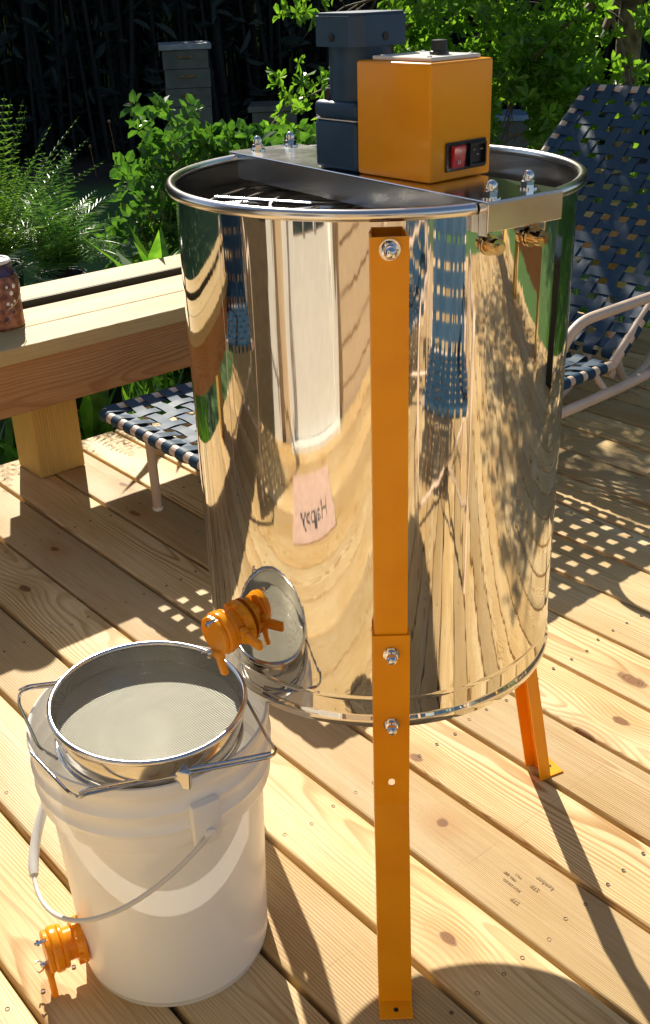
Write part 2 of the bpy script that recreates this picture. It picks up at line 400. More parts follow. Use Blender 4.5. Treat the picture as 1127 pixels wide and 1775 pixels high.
def woods():
    rnd = random.Random(11); V = []; F = []
    # vertical canes and thin trunks standing in a deep belt
    for k in range(2600):
        az = rad(rnd.uniform(96, 190)); d = rnd.uniform(12.6, 16.5)
        x, y = d * math.cos(az), d * math.sin(az); r = rnd.uniform(.008, .035); h = rnd.uniform(3.5, 7)
        lx, ly = rnd.gauss(0, .25), rnd.gauss(0, .25)
        i = len(V)
        for z, sc in ((GZ - .1, 1), (GZ + h, .4)):
            for q in range(3):
                a = q * 2.094; V.append((x + r * sc * math.cos(a) + (lx if sc < 1 else 0), y + r * sc * math.sin(a) + (ly if sc < 1 else 0), z))
        for q in range(3):
            F.append((i + q, i + (q + 1) % 3, i + 3 + (q + 1) % 3, i + 3 + q))
    n1 = len(F)
    cs = []
    for k in range(42000):
        az = rad(rnd.uniform(94, 192)); d = 12.5 + abs(rnd.gauss(0, 1.3)); z = GZ + rnd.random() ** .8 * 7.2
        cs.append((d * math.cos(az), d * math.sin(az), z))
    v2, f2 = cards(cs, .24, rnd, up=.0, aspect=.35)
    b = len(V); V += v2; F += [tuple(q + b for q in f) for f in f2]
    # dense inner mass behind the belt
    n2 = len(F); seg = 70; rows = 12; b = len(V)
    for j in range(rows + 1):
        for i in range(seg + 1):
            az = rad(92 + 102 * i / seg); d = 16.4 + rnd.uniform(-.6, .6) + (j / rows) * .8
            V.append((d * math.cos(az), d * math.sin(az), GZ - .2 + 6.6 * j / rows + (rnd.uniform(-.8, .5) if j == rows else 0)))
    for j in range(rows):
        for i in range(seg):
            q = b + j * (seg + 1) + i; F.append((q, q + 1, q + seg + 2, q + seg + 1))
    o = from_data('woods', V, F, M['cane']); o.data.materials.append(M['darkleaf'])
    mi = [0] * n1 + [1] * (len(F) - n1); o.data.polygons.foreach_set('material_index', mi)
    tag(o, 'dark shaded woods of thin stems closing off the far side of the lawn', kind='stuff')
woods()

P_, Y0 = .145, 1.6197
XE = -2.785; XR = 3.4
deck = tag(obj('deck', nbox(XE + .02, XR, Y0 - 20 * P_, Y0 + 17 * P_, -.26, -.034), M['joist']), kind='structure')
# deck body: replaced by separate joists so that the gaps read dark
bm = bmesh.new()
x = -.6437 - 5 * .4074
while x < XR:
    box(bm, x - .019, x + .019, Y0 - 19 * P_, Y0 + 13 * P_, -.235, -.029); x += .4074
box(bm, XE + .03, XE + .068, Y0 - 19 * P_, Y0 + 13 * P_, -.235, -.029)
deck.data.clear_geometry(); bm.to_mesh(deck.data); bm.free()
def board_mesh(L, wdt, t, bev=.006):
    bm = bmesh.new(); box(bm, 0, L, -wdt / 2, wdt / 2, -t, 0)
    es = [e for e in bm.edges if abs(e.verts[0].co.z) < 1e-6 and abs(e.verts[1].co.z) < 1e-6 and abs(e.verts[0].co.y - e.verts[1].co.y) < 1e-6]
    bmesh.ops.bevel(bm, geom=es, offset=bev, segments=3, affect='EDGES', profile=.5)
    for v in bm.verts: v.co.x -= L / 2
    me = bpy.data.meshes.new('board'); bmesh.ops.recalc_face_normals(bm, faces=bm.faces)
    for f in bm.faces: f.smooth = True
    for e in bm.edges:
        if len(e.link_faces) == 2 and e.calc_face_angle(0) > rad(50): e.smooth = False
    bm.to_mesh(me); bm.free(); return me
bme = board_mesh(XR - XE, .1375, .028, .0055)
rb = random.Random(5); stamp_board = None
for k in range(-13, 19):
    y = Y0 - (k + .5) * P_
    o = mesh_obj('board', bme, M['deck'], deck)
    o.location = ((XR + XE) / 2, y + rb.uniform(-.0008, .0008), rb.uniform(-.0008, .0008)); o.rotation_euler = (rb.uniform(-.004, .004), 0, rb.uniform(-.0004, .0004))
    if k == 4: stamp_board = o
bm = bmesh.new()
for k in range(-13, 19):
    yc = Y0 - (k + .5) * P_
    for j in range(-5, 9):
        for dy in (-.047, 0, .047):
            xx = -.6437 + .4074 * j + rb.uniform(-.006, .006); yy = yc + dy + rb.uniform(-.006, .006)
            if math.hypot(xx, yy) > 4.2: continue
            lathe([(.0032, .0012), (.0032, .0008), (.0016, .0004), (0, .0004)], 8, bm, Matrix.Translation((xx, yy, .0002)) )
o = obj('deck_screw', bm, M['screw'], deck); o['kind'] = 'stuff'

# ink stamp on a board
def text_mesh(name, s, size, mat, parent, mw, depth=0.0002):
    cu = bpy.data.curves.new(name, 'FONT'); cu.body = s; cu.size = size; cu.extrude = depth; cu.resolution_u = 3
    cu.align_x = 'CENTER'; cu.align_y = 'CENTER'
    tmp = bpy.data.objects.new(name, cu); C.objects.link(tmp)
    bpy.context.view_layer.update()
    me = bpy.data.meshes.new_from_object(tmp.evaluated_get(bpy.context.evaluated_depsgraph_get()))
    bpy.data.objects.remove(tmp); o = mesh_obj(name, me, mat, None); me.materials.clear(); me.materials.append(mat)
    o.matrix_world = mw
    if parent is not None:
        o.parent = parent; bpy.context.view_layer.update(); o.matrix_parent_inverse = parent.matrix_world.inverted(); 
    return o
bpy.context.view_layer.update()
for s, dx, dy, sz in (('STP', 0.030, .022, .013), ('KILN DRIED', -.004, -.004, .0085), ('HT', -.030, .012, .010), ('STP', .026, -.030, .013), ('lumber', .035, .045, .015), ('MILL 19', -.018, .010, .008), ('No.1', -.010, .022, .0075)):
    mw = Matrix.Translation((-.7385 + dx * .8, .9620 + dy * .8, .0019)) @ Matrix.Rotation(rad(178), 4, 'Z') @ Matrix.Rotation(0, 4, 'X')
    text_mesh('stamp_text', s, sz * .75, M['stamp'], stamp_board, mw)

# ------------------------------------------------------------------ house behind the photographer
HY = -1.15
def house():
    h = empty('house', (0, HY, 0), label='tan sided house wall with white glazed door facing the deck', cat='house')
    bm = nbox(-.98 - .28, 4.5, -.16, -.02, -.45, 2.7); obj('wall', bm, M['siding'], h)
    sm = None
    for i in range(19):
        z = -.05 + i * .145
        bm = bmesh.new(); box(bm, .16, 4.5, -.02, -.002, z, z + .143)
        for v in bm.verts:
            if v.co.z > z + .1 and v.co.y > -.01: v.co.y = -.014
        obj('siding_board', bm, M['siding'], h)
    # door
    d = obj('door', nbox(-.93, -.05, -.018, .025, .02, 2.05, .004), M['trim'], h)
    for x0, x1 in ((-1.02, -.935), (-.045, .04)):
        obj('door_frame', nbox(x0, x1, -.018, .045, -.03, 2.1, .003), M['trim'], h)
    obj('door_frame', nbox(-1.02, .04, -.018, .045, 2.102, 2.2, .003), M['trim'], h)
    g, t, b = new_mat('door_glass'); b.inputs['Base Color'].default_value = (.07, .10, .12, 1); b.inputs['Roughness'].default_value = .05; b.inputs['Metallic'].default_value = .6
    obj('pane', nbox(-.80, -.18, .026, .029, .62, 1.9), g, d)
    for xx in (-.59, -.385):
        obj('muntin', nbox(xx - .008, xx + .008, .0295, .036, .62, 1.9), M['trim'], d)
    for zz in (.94, 1.26, 1.58):
        obj('muntin', nbox(-.80, -.18, .0295, .034, zz - .008, zz + .008), M['trim'], d)
    obj('door_sill', nbox(-1.02, .04, -.018, .09, -.0, .019), M['trim'], h)
    wi = obj('window', nbox(.9, 2.1, -.001, .012, .75, 1.95), g, h)
    for a in ((.82, .899), (2.101, 2.18)): obj('window_frame', nbox(a[0], a[1], -.001, .03, .67, 2.03), M['trim'], wi)
    for a in ((.67, .749), (1.951, 2.03)): obj('window_frame', nbox(.90, 2.10, -.001, .029, a[0], a[1]), M['trim'], wi)
    obj('corner_trim', nbox(-1.40, -1.262, -.15, .02, -.4, 2.7), M['trim'], h)
    # dark recessed wing to the left of the door
    obj('wing_wall', nbox(-3.6, -1.41, -.9, -.75, -.45, 2.7), M['darkwall'], h)
    for i in range(3):
        obj('window', nbox(-3.3 + i * .62, -2.85 + i * .62, -.749, -.74, .5, 1.9), g, h)
    obj('roof', nbox(-3.9, 4.8, -3.0, -.05, 2.71, 2.85), M['darkwall'], h)
house()
dm = tag(obj('doormat', nbox(-1.0, -.36, -.90, -.52, .003, .010, .002), M['mat_cloth']), 'pale pink printed doormat lying on the deck before the white door', 'doormat')
bpy.context.view_layer.update()
text_mesh('mat_text', 'Happy', .16, M['ink'], dm, Matrix.Translation((-.68, -.66, .0105)) @ Matrix.Rotation(PI, 4, 'Z'))

# ------------------------------------------------------------------ benches
def board_box(x0, x1, y0, y1, z0, z1, mat, parent, along='Y', name='board', bev=.003):
    """a plank whose local X runs along the grain"""
    cx_, cy_, cz_ = (x0 + x1) / 2, (y0 + y1) / 2, (z0 + z1) / 2
    dx, dy, dz = x1 - x0, y1 - y0, z1 - z0
    L, W, H = {'Y': (dy, dx, dz), 'X': (dx, dy, dz), 'YV': (dy, dz, dx), 'XV': (dx, dz, dy), 'Z': (dz, dx, dy)}[along]
    o = obj(name, nbox(-L / 2, L / 2, -W / 2, W / 2, -H / 2, H / 2, bev, 2), mat, parent)
    rot = {'Y': Matrix(((0, -1, 0), (1, 0, 0), (0, 0, 1))), 'X': Matrix.Identity(3),
           'YV': Matrix(((0, 0, 1), (1, 0, 0), (0, 1, 0))), 'XV': Matrix(((1, 0, 0), (0, 0, -1), (0, 1, 0))),
           'Z': Matrix(((0, 1, 0), (0, 0, 1), (1, 0, 0)))}[along]
    o.matrix_basis = Matrix.Translation((cx_, cy_, cz_)) @ rot.to_4x4()
    return o
def bench(y0, y1):
    b = empty('bench', (0, 0, 0), label='long built-in pine bench along the deck edge with reddish front fascia', cat='bench')
    ZT = .474
    board_box(-2.482, -2.338, y0, y1, ZT - .038, ZT, M['bench'], b)
    board_box(-2.602, -2.488, y0, y1, ZT - .040, ZT - .001, M['bench'], b)
    board_box(-2.655, -2.609, y0, y1, .300, ZT - .004, M['bench'], b, 'YV', name='back_beam')
    board_box(-2.855, -2.712, y0, y1, ZT - .036, ZT + .003, M['bench'], b)
    obj('gap_shade_strip', nbox(-2.7115, -2.7085, y0, y1, ZT - .036, ZT + .0015), M['black'], b)  # added black strips, painted shade for the gap before the back board
    obj('gap_shade_strip', nbox(-2.704, -2.659, y0, y1, ZT - .030, ZT - .024), M['black'], b)
    board_box(-2.400, -2.362, y0, y1, .300, ZT - .0385, M['fascia'], b, 'YV', name='fascia')
    for yc in (1.208, -.25, 2.66, 3.9):
        if y0 < yc < y1:
            pt = board_box(-2.745, -2.606, yc - .070, yc + .070, .001, .299, M['post'], b, 'Z', name='post', bev=.005)
            board_box(-2.605, -2.402, yc - .075, yc - .037, .29, ZT - .043, M['post'], b, 'XV', name='brace')
            board_box(-2.79, -2.662, yc - .074, yc + .066, .302, ZT - .045, M['post'], b, 'YV', name='post_head')
    return b
bench(-1.0, 4.0)
def planter():
    p = empty('planter', (-.42, 3.26, 0), label='black square planter standing at the open deck edge', cat='planter')
    bm = bmesh.new(); box(bm, -.17, .17, -.13, .13, .002, .42, .01, 2); obj('planter_box', bm, M['pot'], p)
    obj('planter_lip', nbox(-.18, .18, -.14, .14, .4205, .445, .004), M['pot'], p)
planter()
b2 = empty('bench', (0, 0, 0), label='second pine bench with brown fascia at the open far side of the deck', cat='bench')
board_box(.35, 3.3, 3.10, 3.24, .436, .474, M['bench'], b2, 'X')
board_box(.35, 3.3, 3.246, 3.38, .436, .474, M['bench'], b2, 'X')
board_box(.35, 3.3, 3.12, 3.158, .25, .4355, M['fascia'], b2, 'XV', name='fascia')
for xc in (.5, 1.9, 3.1):
    board_box(xc - .07, xc + .07, 3.17, 3.31, .001, .4355, M['post'], b2, 'Z', name='post')
# ------------------------------------------------------------------ honey extractor
CX, CY = -.9556, .8899
TR, TZ0, TZ1 = .236, .397, 1.0236
E0 = empty('honey_extractor', (CX, CY, 0), label='tall mirror steel honey extractor on orange legs with a blue motor and orange control box', cat='honey extractor')
# tank shell
prof = [(.225, TZ0 + .003), (.2375, TZ0), (.239, TZ0 + .006), (.2385, TZ0 + .012), (.2362, TZ0 + .015), (.236, TZ0 + .018), (.236, TZ0 + .037), (.236, TZ0 + .0385), (.2368, TZ0 + .041), (.236, TZ0 + .0435), (.236, TZ0 + .046), (.236, TZ0 + .052), (.236, TZ0 + .2), (.236, TZ0 + .4), (.236, TZ1 - .012), (.236, TZ1 - .004)]
tank = obj('tank_wall', lathe(prof, 128), M['tank'], E0, smooth=50)
for p in tank.data.polygons: p.use_smooth = True
obj('tank_liner', lathe([(.2345, TZ1 - .003), (.2345, .8), (.2345, .6), (.2345, .48), (.2345, .47), (.20, .45), (0, .445)], 96), M['steel_dark'], E0, smooth=40)
obj('tank_floor', lathe([(0, .409), (.2345, .405)], 64), M['steel'], E0)
# rolled rim (a torus) broken under the bar ends
def arc_pts(r, z, a0, a1, n): return [(r * math.cos(rad(a0 + (a1 - a0) * i / n)), r * math.sin(rad(a0 + (a1 - a0) * i / n)), z) for i in range(n + 1)]
BW, BL, BR = .052, .2515, -5.8
RB = Matrix.Rotation(rad(BR), 4, 'Z') @ Matrix.Translation((.002, -.001, 0))
aw = math.degrees(math.asin(BW / .24))
obj('rim', tube(arc_pts(.2402, TZ1, BR + aw + .3, BR + 180 - aw - .3, 90), .0062, 12), M['rim'], E0, smooth=60)
obj('rim', tube(arc_pts(.2402, TZ1, BR + 180 + aw + .3, BR + 360 - aw - .3, 90), .0062, 12), M['rim'], E0, smooth=60)
# cross bar: folded channel
bz = 1.0325
bm = bmesh.new()
box(bm, -BL, BL, -BW, BW, bz - .002, bz, .0008, 1)
crossbar = obj('cross_bar', bm, M['bar'], E0); crossbar.matrix_basis = RB
for s in (-1, 1):
    obj('bar_skirt', nbox(-BL + .014, BL - .014, *sorted((s * (BW - .0022), s * (BW - .0002))), bz - .032, bz - .0022), M['rim'], crossbar)
for s in (1, -1):
    xe = s * BL
    bm = bmesh.new(); a, b_ = sorted((xe, xe - s * .002)); box(bm, a, b_, -BW + .0002, BW - .0002, bz - .030, bz - .0022, .0006)
    box(bm, *sorted((xe - s * .0022, xe - s * .013)), -BW + .0001, -BW + .0021, bz - .034, bz - .0022)
    obj('bar_flange', bm, M['bar'], E0).matrix_basis = RB
def acorn(r=.0068, h=.018, n=6):
    bm = lathe([(r * 1.45, 0), (r * 1.45, .0015), (r * 1.05, .0016)], 16)
    lathe([(r * 1.12, .0016), (r * 1.12, .0075)], 6, bm)
    lathe([(r * 1.12, .0075), (r * .9, .0082), (r * .9, h * .72), (r * .72, h * .9), (r * .35, h), (0, h * 1.02)], 16, bm)
    return bm
nut_me = None
def put_nut(parent, loc, axis, name='acorn_nut', mat=None, sc=1.0):
    global nut_me
    if nut_me is None:
        bm = acorn(); bmesh.ops.recalc_face_normals(bm, faces=bm.faces); nut_me = bpy.data.meshes.new('acorn_nut')
        for f in bm.faces: f.smooth = True
        for e in bm.edges:
            if len(e.link_faces) == 2 and e.calc_face_angle(0) > rad(35): e.smooth = False
        bm.to_mesh(nut_me); bm.free(); nut_me.materials.append(M['chrome'])
    o = mesh_obj(name, nut_me, None, parent); q = Vector(axis).to_track_quat('Z', 'Y')
    o.matrix_basis = Matrix.Translation(loc) @ q.to_matrix().to_4x4() @ Matrix.Scale(sc, 4); return o
for xx, yy in ((.238, -.036), (.222, .030), (-.230, -.020), (-.232, .033)):
    put_nut(E0, RB @ Vector((xx, yy, bz)), (0, 0, 1))
for a, z in ((-13.5, .985), (0.5, .985), (166, .990), (186, .990)):
    t = rad(a)
    bm = lathe([(.011, 0), (.011, .0025), (.0062, .0026), (.0062, .010), (.0085, .0102), (.0085, .016), (.004, .0162), (.004, .020), (0, .020)], 12)
    o = obj('tank_bolt', bm, M['brass'], E0, smooth=35); ax = Vector((math.cos(t), math.sin(t), 0))
    o.matrix_basis = Matrix.Translation(ax * .2365 + Vector((0, 0, z))) @ ax.to_track_quat('Z', 'Y').to_matrix().to_4x4()
# gearbox, motor, motor cap
gx0, gx1, gy0, gy1 = -.0555, .0185, -.045, .042
obj('gearbox', nbox(gx0, gx1, gy0, gy1, bz + .0005, bz + .055, .006, 3), M['navy'], E0, smooth=35)
obj('gearbox_gasket', nbox(gx0 + .0012, gx1 - .0012, gy0 + .0012, gy1 - .0012, bz + .0552, bz + .0564), M['offwhite'], E0)
obj('gearbox_lid', nbox(gx0, gx1, gy0, gy1, bz + .0566, bz + .0755, .006, 3), M['navy'], E0, smooth=35)
bm = lathe([(.006, 0), (.006, .010), (.0042, .012), (0, .012)], 12); o = obj('oil_plug', bm, M['black'], E0, smooth=35); o.location = (gx0 + .011, gy0 + .016, bz + .0756)
MX, MY = -.017, -.003
o = obj('motor_body', lathe([(.037, bz + .0757), (.037, bz + .133), (0, bz + .133)], 40), M['navy'], E0, smooth=35); o.location = (MX, MY, 0)
bm = bmesh.new(); hw, hl, ch = .040, .044, .013
pts = [(-hw + ch, -hl), (hw - ch, -hl), (hw, -hl + ch), (hw, hl - ch), (hw - ch, hl), (-hw + ch, hl), (-hw, hl - ch), (-hw, -hl + ch)]
lo = [bm.verts.new((x_, y_, bz + .1325)) for x_, y_ in pts]; hi = [bm.verts.new((x_, y_, bz + .1665)) for x_, y_ in pts]
bm.faces.new(lo[::-1]); tf = bm.faces.new(hi)
for i in range(8): bm.faces.new((lo[i], lo[(i + 1) % 8], hi[(i + 1) % 8], hi[i]))
bmesh.ops.bevel(bm, geom=list(tf.edges), offset=.003, segments=2, affect='EDGES')
o = obj('motor_cap', bm, M['navy'], E0, smooth=25); o.location = (MX, MY, 0)
cap = o
for xx, yy, ax in ((0, -hl, (0, -1, 0)), (hw, .0, (1, 0, 0))):
    s = obj('screw', lathe([(.0045, 0), (.0045, .0012), (.0015, .0013), (0, .0005)], 12), M['black'], cap)
    s.matrix_basis = Matrix.Translation((xx, yy, bz + .142)) @ Vector(ax).to_track_quat('Z', 'Y').to_matrix().to_4x4()
# control box
BX0, BX1, BYa, BYb = .0195, .1345, -.0450, .0510
cb = obj('control_box', nbox(BX0, BX1, BYa, BYb, bz + .0006, bz + .1200, .0035, 3), M['orange'], E0, smooth=35)
obj('control_plate', nbox(BX0 + .018, BX1 - .008, BYa + .008, BYb - .012, bz + .1203, bz + .1245, .001), M['offwhite'], cb)
o = obj('speed_knob', lathe([(.0105, 0), (.0105, .003), (.0092, .004), (.0085, .014), (0, .015)], 14), M['black'], cb, smooth=30)
o.location = (BX0 + .076, (BYa + BYb) / 2 + .004, bz + .1246)
for px_, py_ in ((BX0 + .028, BYa + .014), (BX1 - .016, BYa + .014), (BX1 - .016, BYb - .02), (BX0 + .028, BYb - .02)):
    o = obj('screw', lathe([(.003, 0), (.003, .001), (.001, .0016), (0, .0016)], 10), M['chrome'], cb); o.location = (px_, py_, bz + .1246)
sw = obj('socket_panel', nbox(BX1 + .0002, BX1 + .003, BYa + .022, BYa + .085, bz + .010, bz + .040, .001), M['black'], cb)
o = obj('rocker_switch', nbox(-.003, .003, -.0095, .0095, -.0115, .0115, .001), M['red'], sw); o.matrix_basis = Matrix.Translation((BX1 + .0045, BYa + .038, bz + .025)) @ Matrix.Rotation(rad(7), 4, 'Y')
bm = bmesh.new(); x1 = BX1 + .0031
box(bm, x1, x1 + .004, BYa + .055, BYa + .057, bz + .013, bz + .037); box(bm, x1, x1 + .004, BYa + .079, BYa + .081, bz + .013, bz + .037)
box(bm, x1, x1 + .004, BYa + .0571, BYa + .0789, bz + .035, bz + .037); box(bm, x1, x1 + .004, BYa + .0571, BYa + .0789, bz + .013, bz + .015)
obj('power_socket', bm, M['black'], sw)
for dy_, dz_ in ((0, 0), (.006, .005), (-.006, .005)):
    obj('socket_pin', nbox(x1, x1 + .003, BYa + .068 + dy_ - .002, BYa + .068 + dy_ + .002, bz + .024 + dz_, bz + .0252 + dz_), M['chrome'], sw)
bpy.context.view_layer.update()
YZ = Matrix(((0, 0, 1, 0), (1, 0, 0, 0), (0, 1, 0, 0), (0, 0, 0, 1)))
text_mesh('rocker_mark', 'I', .006, M['print_white'], None, Matrix.Translation((BX1 + CX + .0081, BYa + CY + .038, bz + .031)) @ YZ, .0003)
text_mesh('rocker_mark', 'O', .006, M['print_white'], None, Matrix.Translation((BX1 + CX + .0069, BYa + CY + .038, bz + .0195)) @ YZ, .0003)
for o in [q for q in C.objects if q.name.startswith('rocker_mark')]:
    mw = o.matrix_world.copy(); o.parent = sw; o.matrix_parent_inverse = sw.matrix_world.inverted(); o.matrix_world = mw
# shaft and frame basket inside
o = obj('drive_shaft', lathe([(.011, .45), (.011, bz - .003)], 16), M['steel'], E0, smooth=40); o.location = (.0, -.008, 0)
o = obj('shaft_collar', lathe([(0, .976), (.026, .976), (.026, .990), (0, .990)], 24), M['red'], E0, smooth=30); o.location = (0, -.008, 0)
bas = obj('frame_basket', tube(arc_pts(.208, .990, 0, 354, 60), .0032, 6, closed=True), M['steel_dark'], E0, smooth=60)
for rr_, zz_ in ((.125, .992), (.165, .991), (.205, .60)):
    obj('basket_ring', tube(arc_pts(rr_, zz_, 0, 354, 60), .003, 6, closed=True), M['steel_dark'], bas, smooth=60)
for i in range(12):
    a = rad(30 * i + 8); ca, sa = math.cos(a), math.sin(a)
    obj('basket_rod', tube([(.027 * ca, .027 * sa, .992), (.125 * ca, .125 * sa, .992), (.208 * ca, .208 * sa, .990), (.205 * ca, .205 * sa, .60)], .0025, 6), M['steel_dark'], bas, smooth=60)
for i in range(4):
    a = rad(90 * i + 20)
    for off in (-.045, .045):
        d = Vector((math.cos(a), math.sin(a), 0)); s_ = Vector((-d.y, d.x, 0))
        p0 = d * .06 + s_ * off; p1 = d * .20 + s_ * off
        obj('basket_rod', tube([tuple(p0) [:2] + (.994,), tuple(p1)[:2] + (.993,)], .0028, 6), M['steel_dark'], bas, smooth=60)

# legs: nested U channels
def plate_with_hole(w_, z0, z1, hz=None, hr=(.0042, .0062), t=.0022):
    bm = bmesh.new()
    loop = [bm.verts.new((0, -w_ / 2, z0)), bm.verts.new((0, w_ / 2, z0)), bm.verts.new((0, w_ / 2, z1)), bm.verts.new((0, -w_ / 2, z1))]
    es = [bm.edges.new((loop[i], loop[(i + 1) % 4])) for i in range(4)]
    if hz is not None:
        hv = []
        for i in range(16):
            a = 2 * PI * i / 16; hv.append(bm.verts.new((0, hr[0] * math.cos(a), hz + hr[0] * math.sin(a) + (hr[1] - hr[0]) * (1 if math.sin(a) > 0 else -1))))
        es += [bm.edges.new((hv[i], hv[(i + 1) % 16])) for i in range(16)]
    g = bmesh.ops.triangle_fill(bm, edges=es, use_beauty=True)
    fs = [f for f in g['geom'] if isinstance(f, bmesh.types.BMFace)]
    ex = bmesh.ops.extrude_face_region(bm, geom=fs)
    for v in ex['geom']:
        if isinstance(v, bmesh.types.BMVert): v.co.x -= t
    return bm
def leg(az):
    L = empty('leg'); L.parent = E0; L.rotation_euler = (0, 0, rad(az))
    # upper section flush on the tank wall
    def channel(w_, z0, z1, xo, depth, hz=None):
        bm = plate_with_hole(w_, z0, z1, hz); bmesh.ops.translate(bm, verts=bm.verts, vec=(xo, 0, 0))
        for s in (-1, 1):
            a, b_ = sorted((s * w_ / 2, s * (w_ / 2 - .0022)))
            box(bm, xo - depth, xo - .0023, a, b_, z0, z1)
        return bm
    obj('upper_channel', channel(.0385, .51, 1.0065, .2595, .0225), M['orange'], L)
    x0_, x1_ = .3200, .2625; zt_ = .548; zb_ = .295
    bm = channel(.0440, zb_, zt_, 0, .021, .330)
    lo_ = channel(.0440, 0.0, zb_, 0, .021); tmp = bpy.data.meshes.new('tmp'); lo_.to_mesh(tmp); lo_.free(); bm.from_mesh(tmp); bpy.data.meshes.remove(tmp)
    sl = 0
    for v in bm.verts: v.co.x += x1_ + max(0, (zb_ - v.co.z)) / zb_ * (x0_ - x1_)
    obj('lower_channel', bm, M['orange'], L)
    bm = nbox(x0_ - .006, x0_ + .026, -.0222, .0222, .0008, .0034, .0006)
    ft = obj('foot_tab', bm, M['orange'], L)
    o = obj('foot_hole', lathe([(.0034, 0), (.0034, .0004), (0, .0004)], 12), M['hole'], ft); o.location = (x0_ + .013, 0, .0034)
    put_nut(L, (.2598, 0, .9945), (1, 0, 0), sc=1.1)
    for z in (.523, .421):
        put_nut(L, (x1_ + .0004, 0, z), (1, 0, 0), name='leg_bolt', sc=1.0)
    return L
for a in (-39.9, 75.7, 198.0): leg(a)

# honey gate (valve): local +X outward, +Z up
def honey_gate(parent, loc, az, sc=1.0, open_=0, pitch=0, hl=.084, hr=18, lever=False):
    g = empty('honey_gate'); g.parent = parent
    RX = Matrix.Rotation(PI / 2, 4, 'Y')       # lathe Z -> +X
    g.matrix_basis = Matrix.Translation(loc) @ Matrix.Rotation(rad(az), 4, 'Z') @ Matrix.Rotation(rad(pitch), 4, 'Y') @ Matrix.Scale(sc, 4)
    def L(name, prof, mat=M['gate'], n=36, dx=0, dy=0, dz=0, par=None):
        bm = lathe(prof, n); o = obj(name, bm, mat, par or g, smooth=32); o.matrix_basis = Matrix.Translation((dx, dy, dz)) @ RX; return o
    nut = L('lock_nut', [(0, 0), (.034, 0), (.034, .004), (.031, .007), (.029, .013), (.0, .013)])
    for k in range(8):
        a = 2 * PI * k / 8
        obj('nut_lug', nbox(.002, .013, -.004, .004, .0285, .034, .001), M['gate'], nut).matrix_basis = RX.inverted() @ Matrix.Rotation(a, 4, 'X')
    L('neck', [(0, .013), (.024, .013), (.024, .026), (0, .026)])
    L('flange', [(0, .026), (.031, .026), (.032, .028), (.032, .031), (.030, .033), (0, .033)])
    L('gate_body', [(0, .0335), (.0325, .0335), (.0335, .036), (.0335, .043), (.031, .046), (0, .046)])
    # sliding gate plate with pivot ears
    bm = lathe([(0, .0), (.030, .0), (.031, .0015), (.031, .006), (.029, .008), (0, .008)], 32)
    box(bm, -.030, -.014, -.010, .010, .0005, .0075, .001); box(bm, .012, .036, -.008, .008, .0005, .0075, .001)
    o = obj('gate_plate', bm, M['gate'], g, smooth=32); o.matrix_basis = Matrix.Translation((.0465, 0, 0)) @ RX
    # handle tab hanging beneath and to one side
    bm = bmesh.new(); box(bm, 0, .009, -.0075, .0075, -hl, -.024, .003, 2); box(bm, -.001, .010, -.012, .012, -.036, -.022, .004, 2)
    o = obj('gate_handle', bm, M['gate'], g, smooth=40); o.matrix_basis = Matrix.Translation((.050, 0, 0)) @ Matrix.Rotation(rad(hr), 4, 'X') @ Matrix.Rotation(rad(open_), 4, 'Y')
    if lever:
        bm = bmesh.new(); box(bm, .016, .026, .026, .072, -.008, .008, .004, 2); box(bm, .014, .028, .024, .038, -.012, .012, .004, 2)
        lv = obj('gate_handle', bm, M['gate'], g, smooth=40)
        obj('screw', lathe([(.003, 0), (.003, .001), (0, .0015)], 10), M['chrome'], lv).matrix_basis = Matrix.Translation((.0285, .031, 0)) @ RX
    # pivot bolt above, wing nut below
    o = obj('pivot_bolt', lathe([(0, 0), (.0025, 0), (.0025, .010), (.0045, .0105), (.0045, .014), (.002, .0145), (.002, .017), (0, .017)], 10), M['chrome'], g, smooth=35); o.matrix_basis = Matrix.Translation((.050, .006, .029)) @ RX
    bm = lathe([(.004, 0), (.0048, .006), (.003, .010), (0, .010)], 12)
    for s in (-1, 1): tube([(0, s * .002, .005), (0, s * .009, .009), (0, s * .011, .014), (0, s * .007, .015)], .0015, 6, bm)
    o = obj('wing_nut', bm, M['chrome'], g, smooth=50); o.matrix_basis = Matrix.Translation((.054, -.006, -.028)) @ RX
    return g
a = rad(-90)
honey_gate(E0, (.2365 * math.cos(a), .2365 * math.sin(a), .506), -90, .86, pitch=4, hl=.062, hr=16, lever=True)

# ------------------------------------------------------------------ bucket, strainer
BCX, BCY = -1.0103, .5341
BK = empty('bucket', (BCX, BCY, 0), label='white plastic five gallon bucket with an orange gate near its base', cat='bucket')
pr = [(0, .004), (.122, .004), (.1285, .0), (.1305, .004), (.1315, .012), (.132, .0125), (.1405, .285), (.1415, .293)]
pr += [(.1500, .297), (.1520, .303), (.1515, .318), (.1535, .323), (.1550, .327), (.1535, .331), (.1515, .335), (.1515, .348), (.1540, .352), (.1555, .356), (.1540, .360), (.1515, .364), (.1515, .378), (.1540, .382), (.1548, .390), (.1535, .3975), (.1515, .3985), (.1495, .3965), (.1490, .392)]
obj('bucket_body', lathe(pr, 96), M['bucket'], BK, smooth=40)
ae = -9
for s in (0, 180):
    t = rad(ae + s); bm = bmesh.new(); box(bm, -.006, .010, -.019, .019, -.020, .044, .004, 2); lathe([(.007, 0), (.007, .005), (0, .006)], 14, bm, Matrix.Translation((.010, 0, .0)) @ Matrix.Rotation(PI / 2, 4, 'Y'))
    o = obj('handle_ear', bm, M['bucket'], BK, smooth=40); o.matrix_basis = Matrix.Rotation(t, 4, 'Z') @ Matrix.Translation((.153, 0, .318))
e = Vector((math.cos(rad(ae)), math.sin(rad(ae)), 0)); dvec = Vector((-.20, -.168, -.165)) 
dvec = Vector((-.03, -.176, -.150))
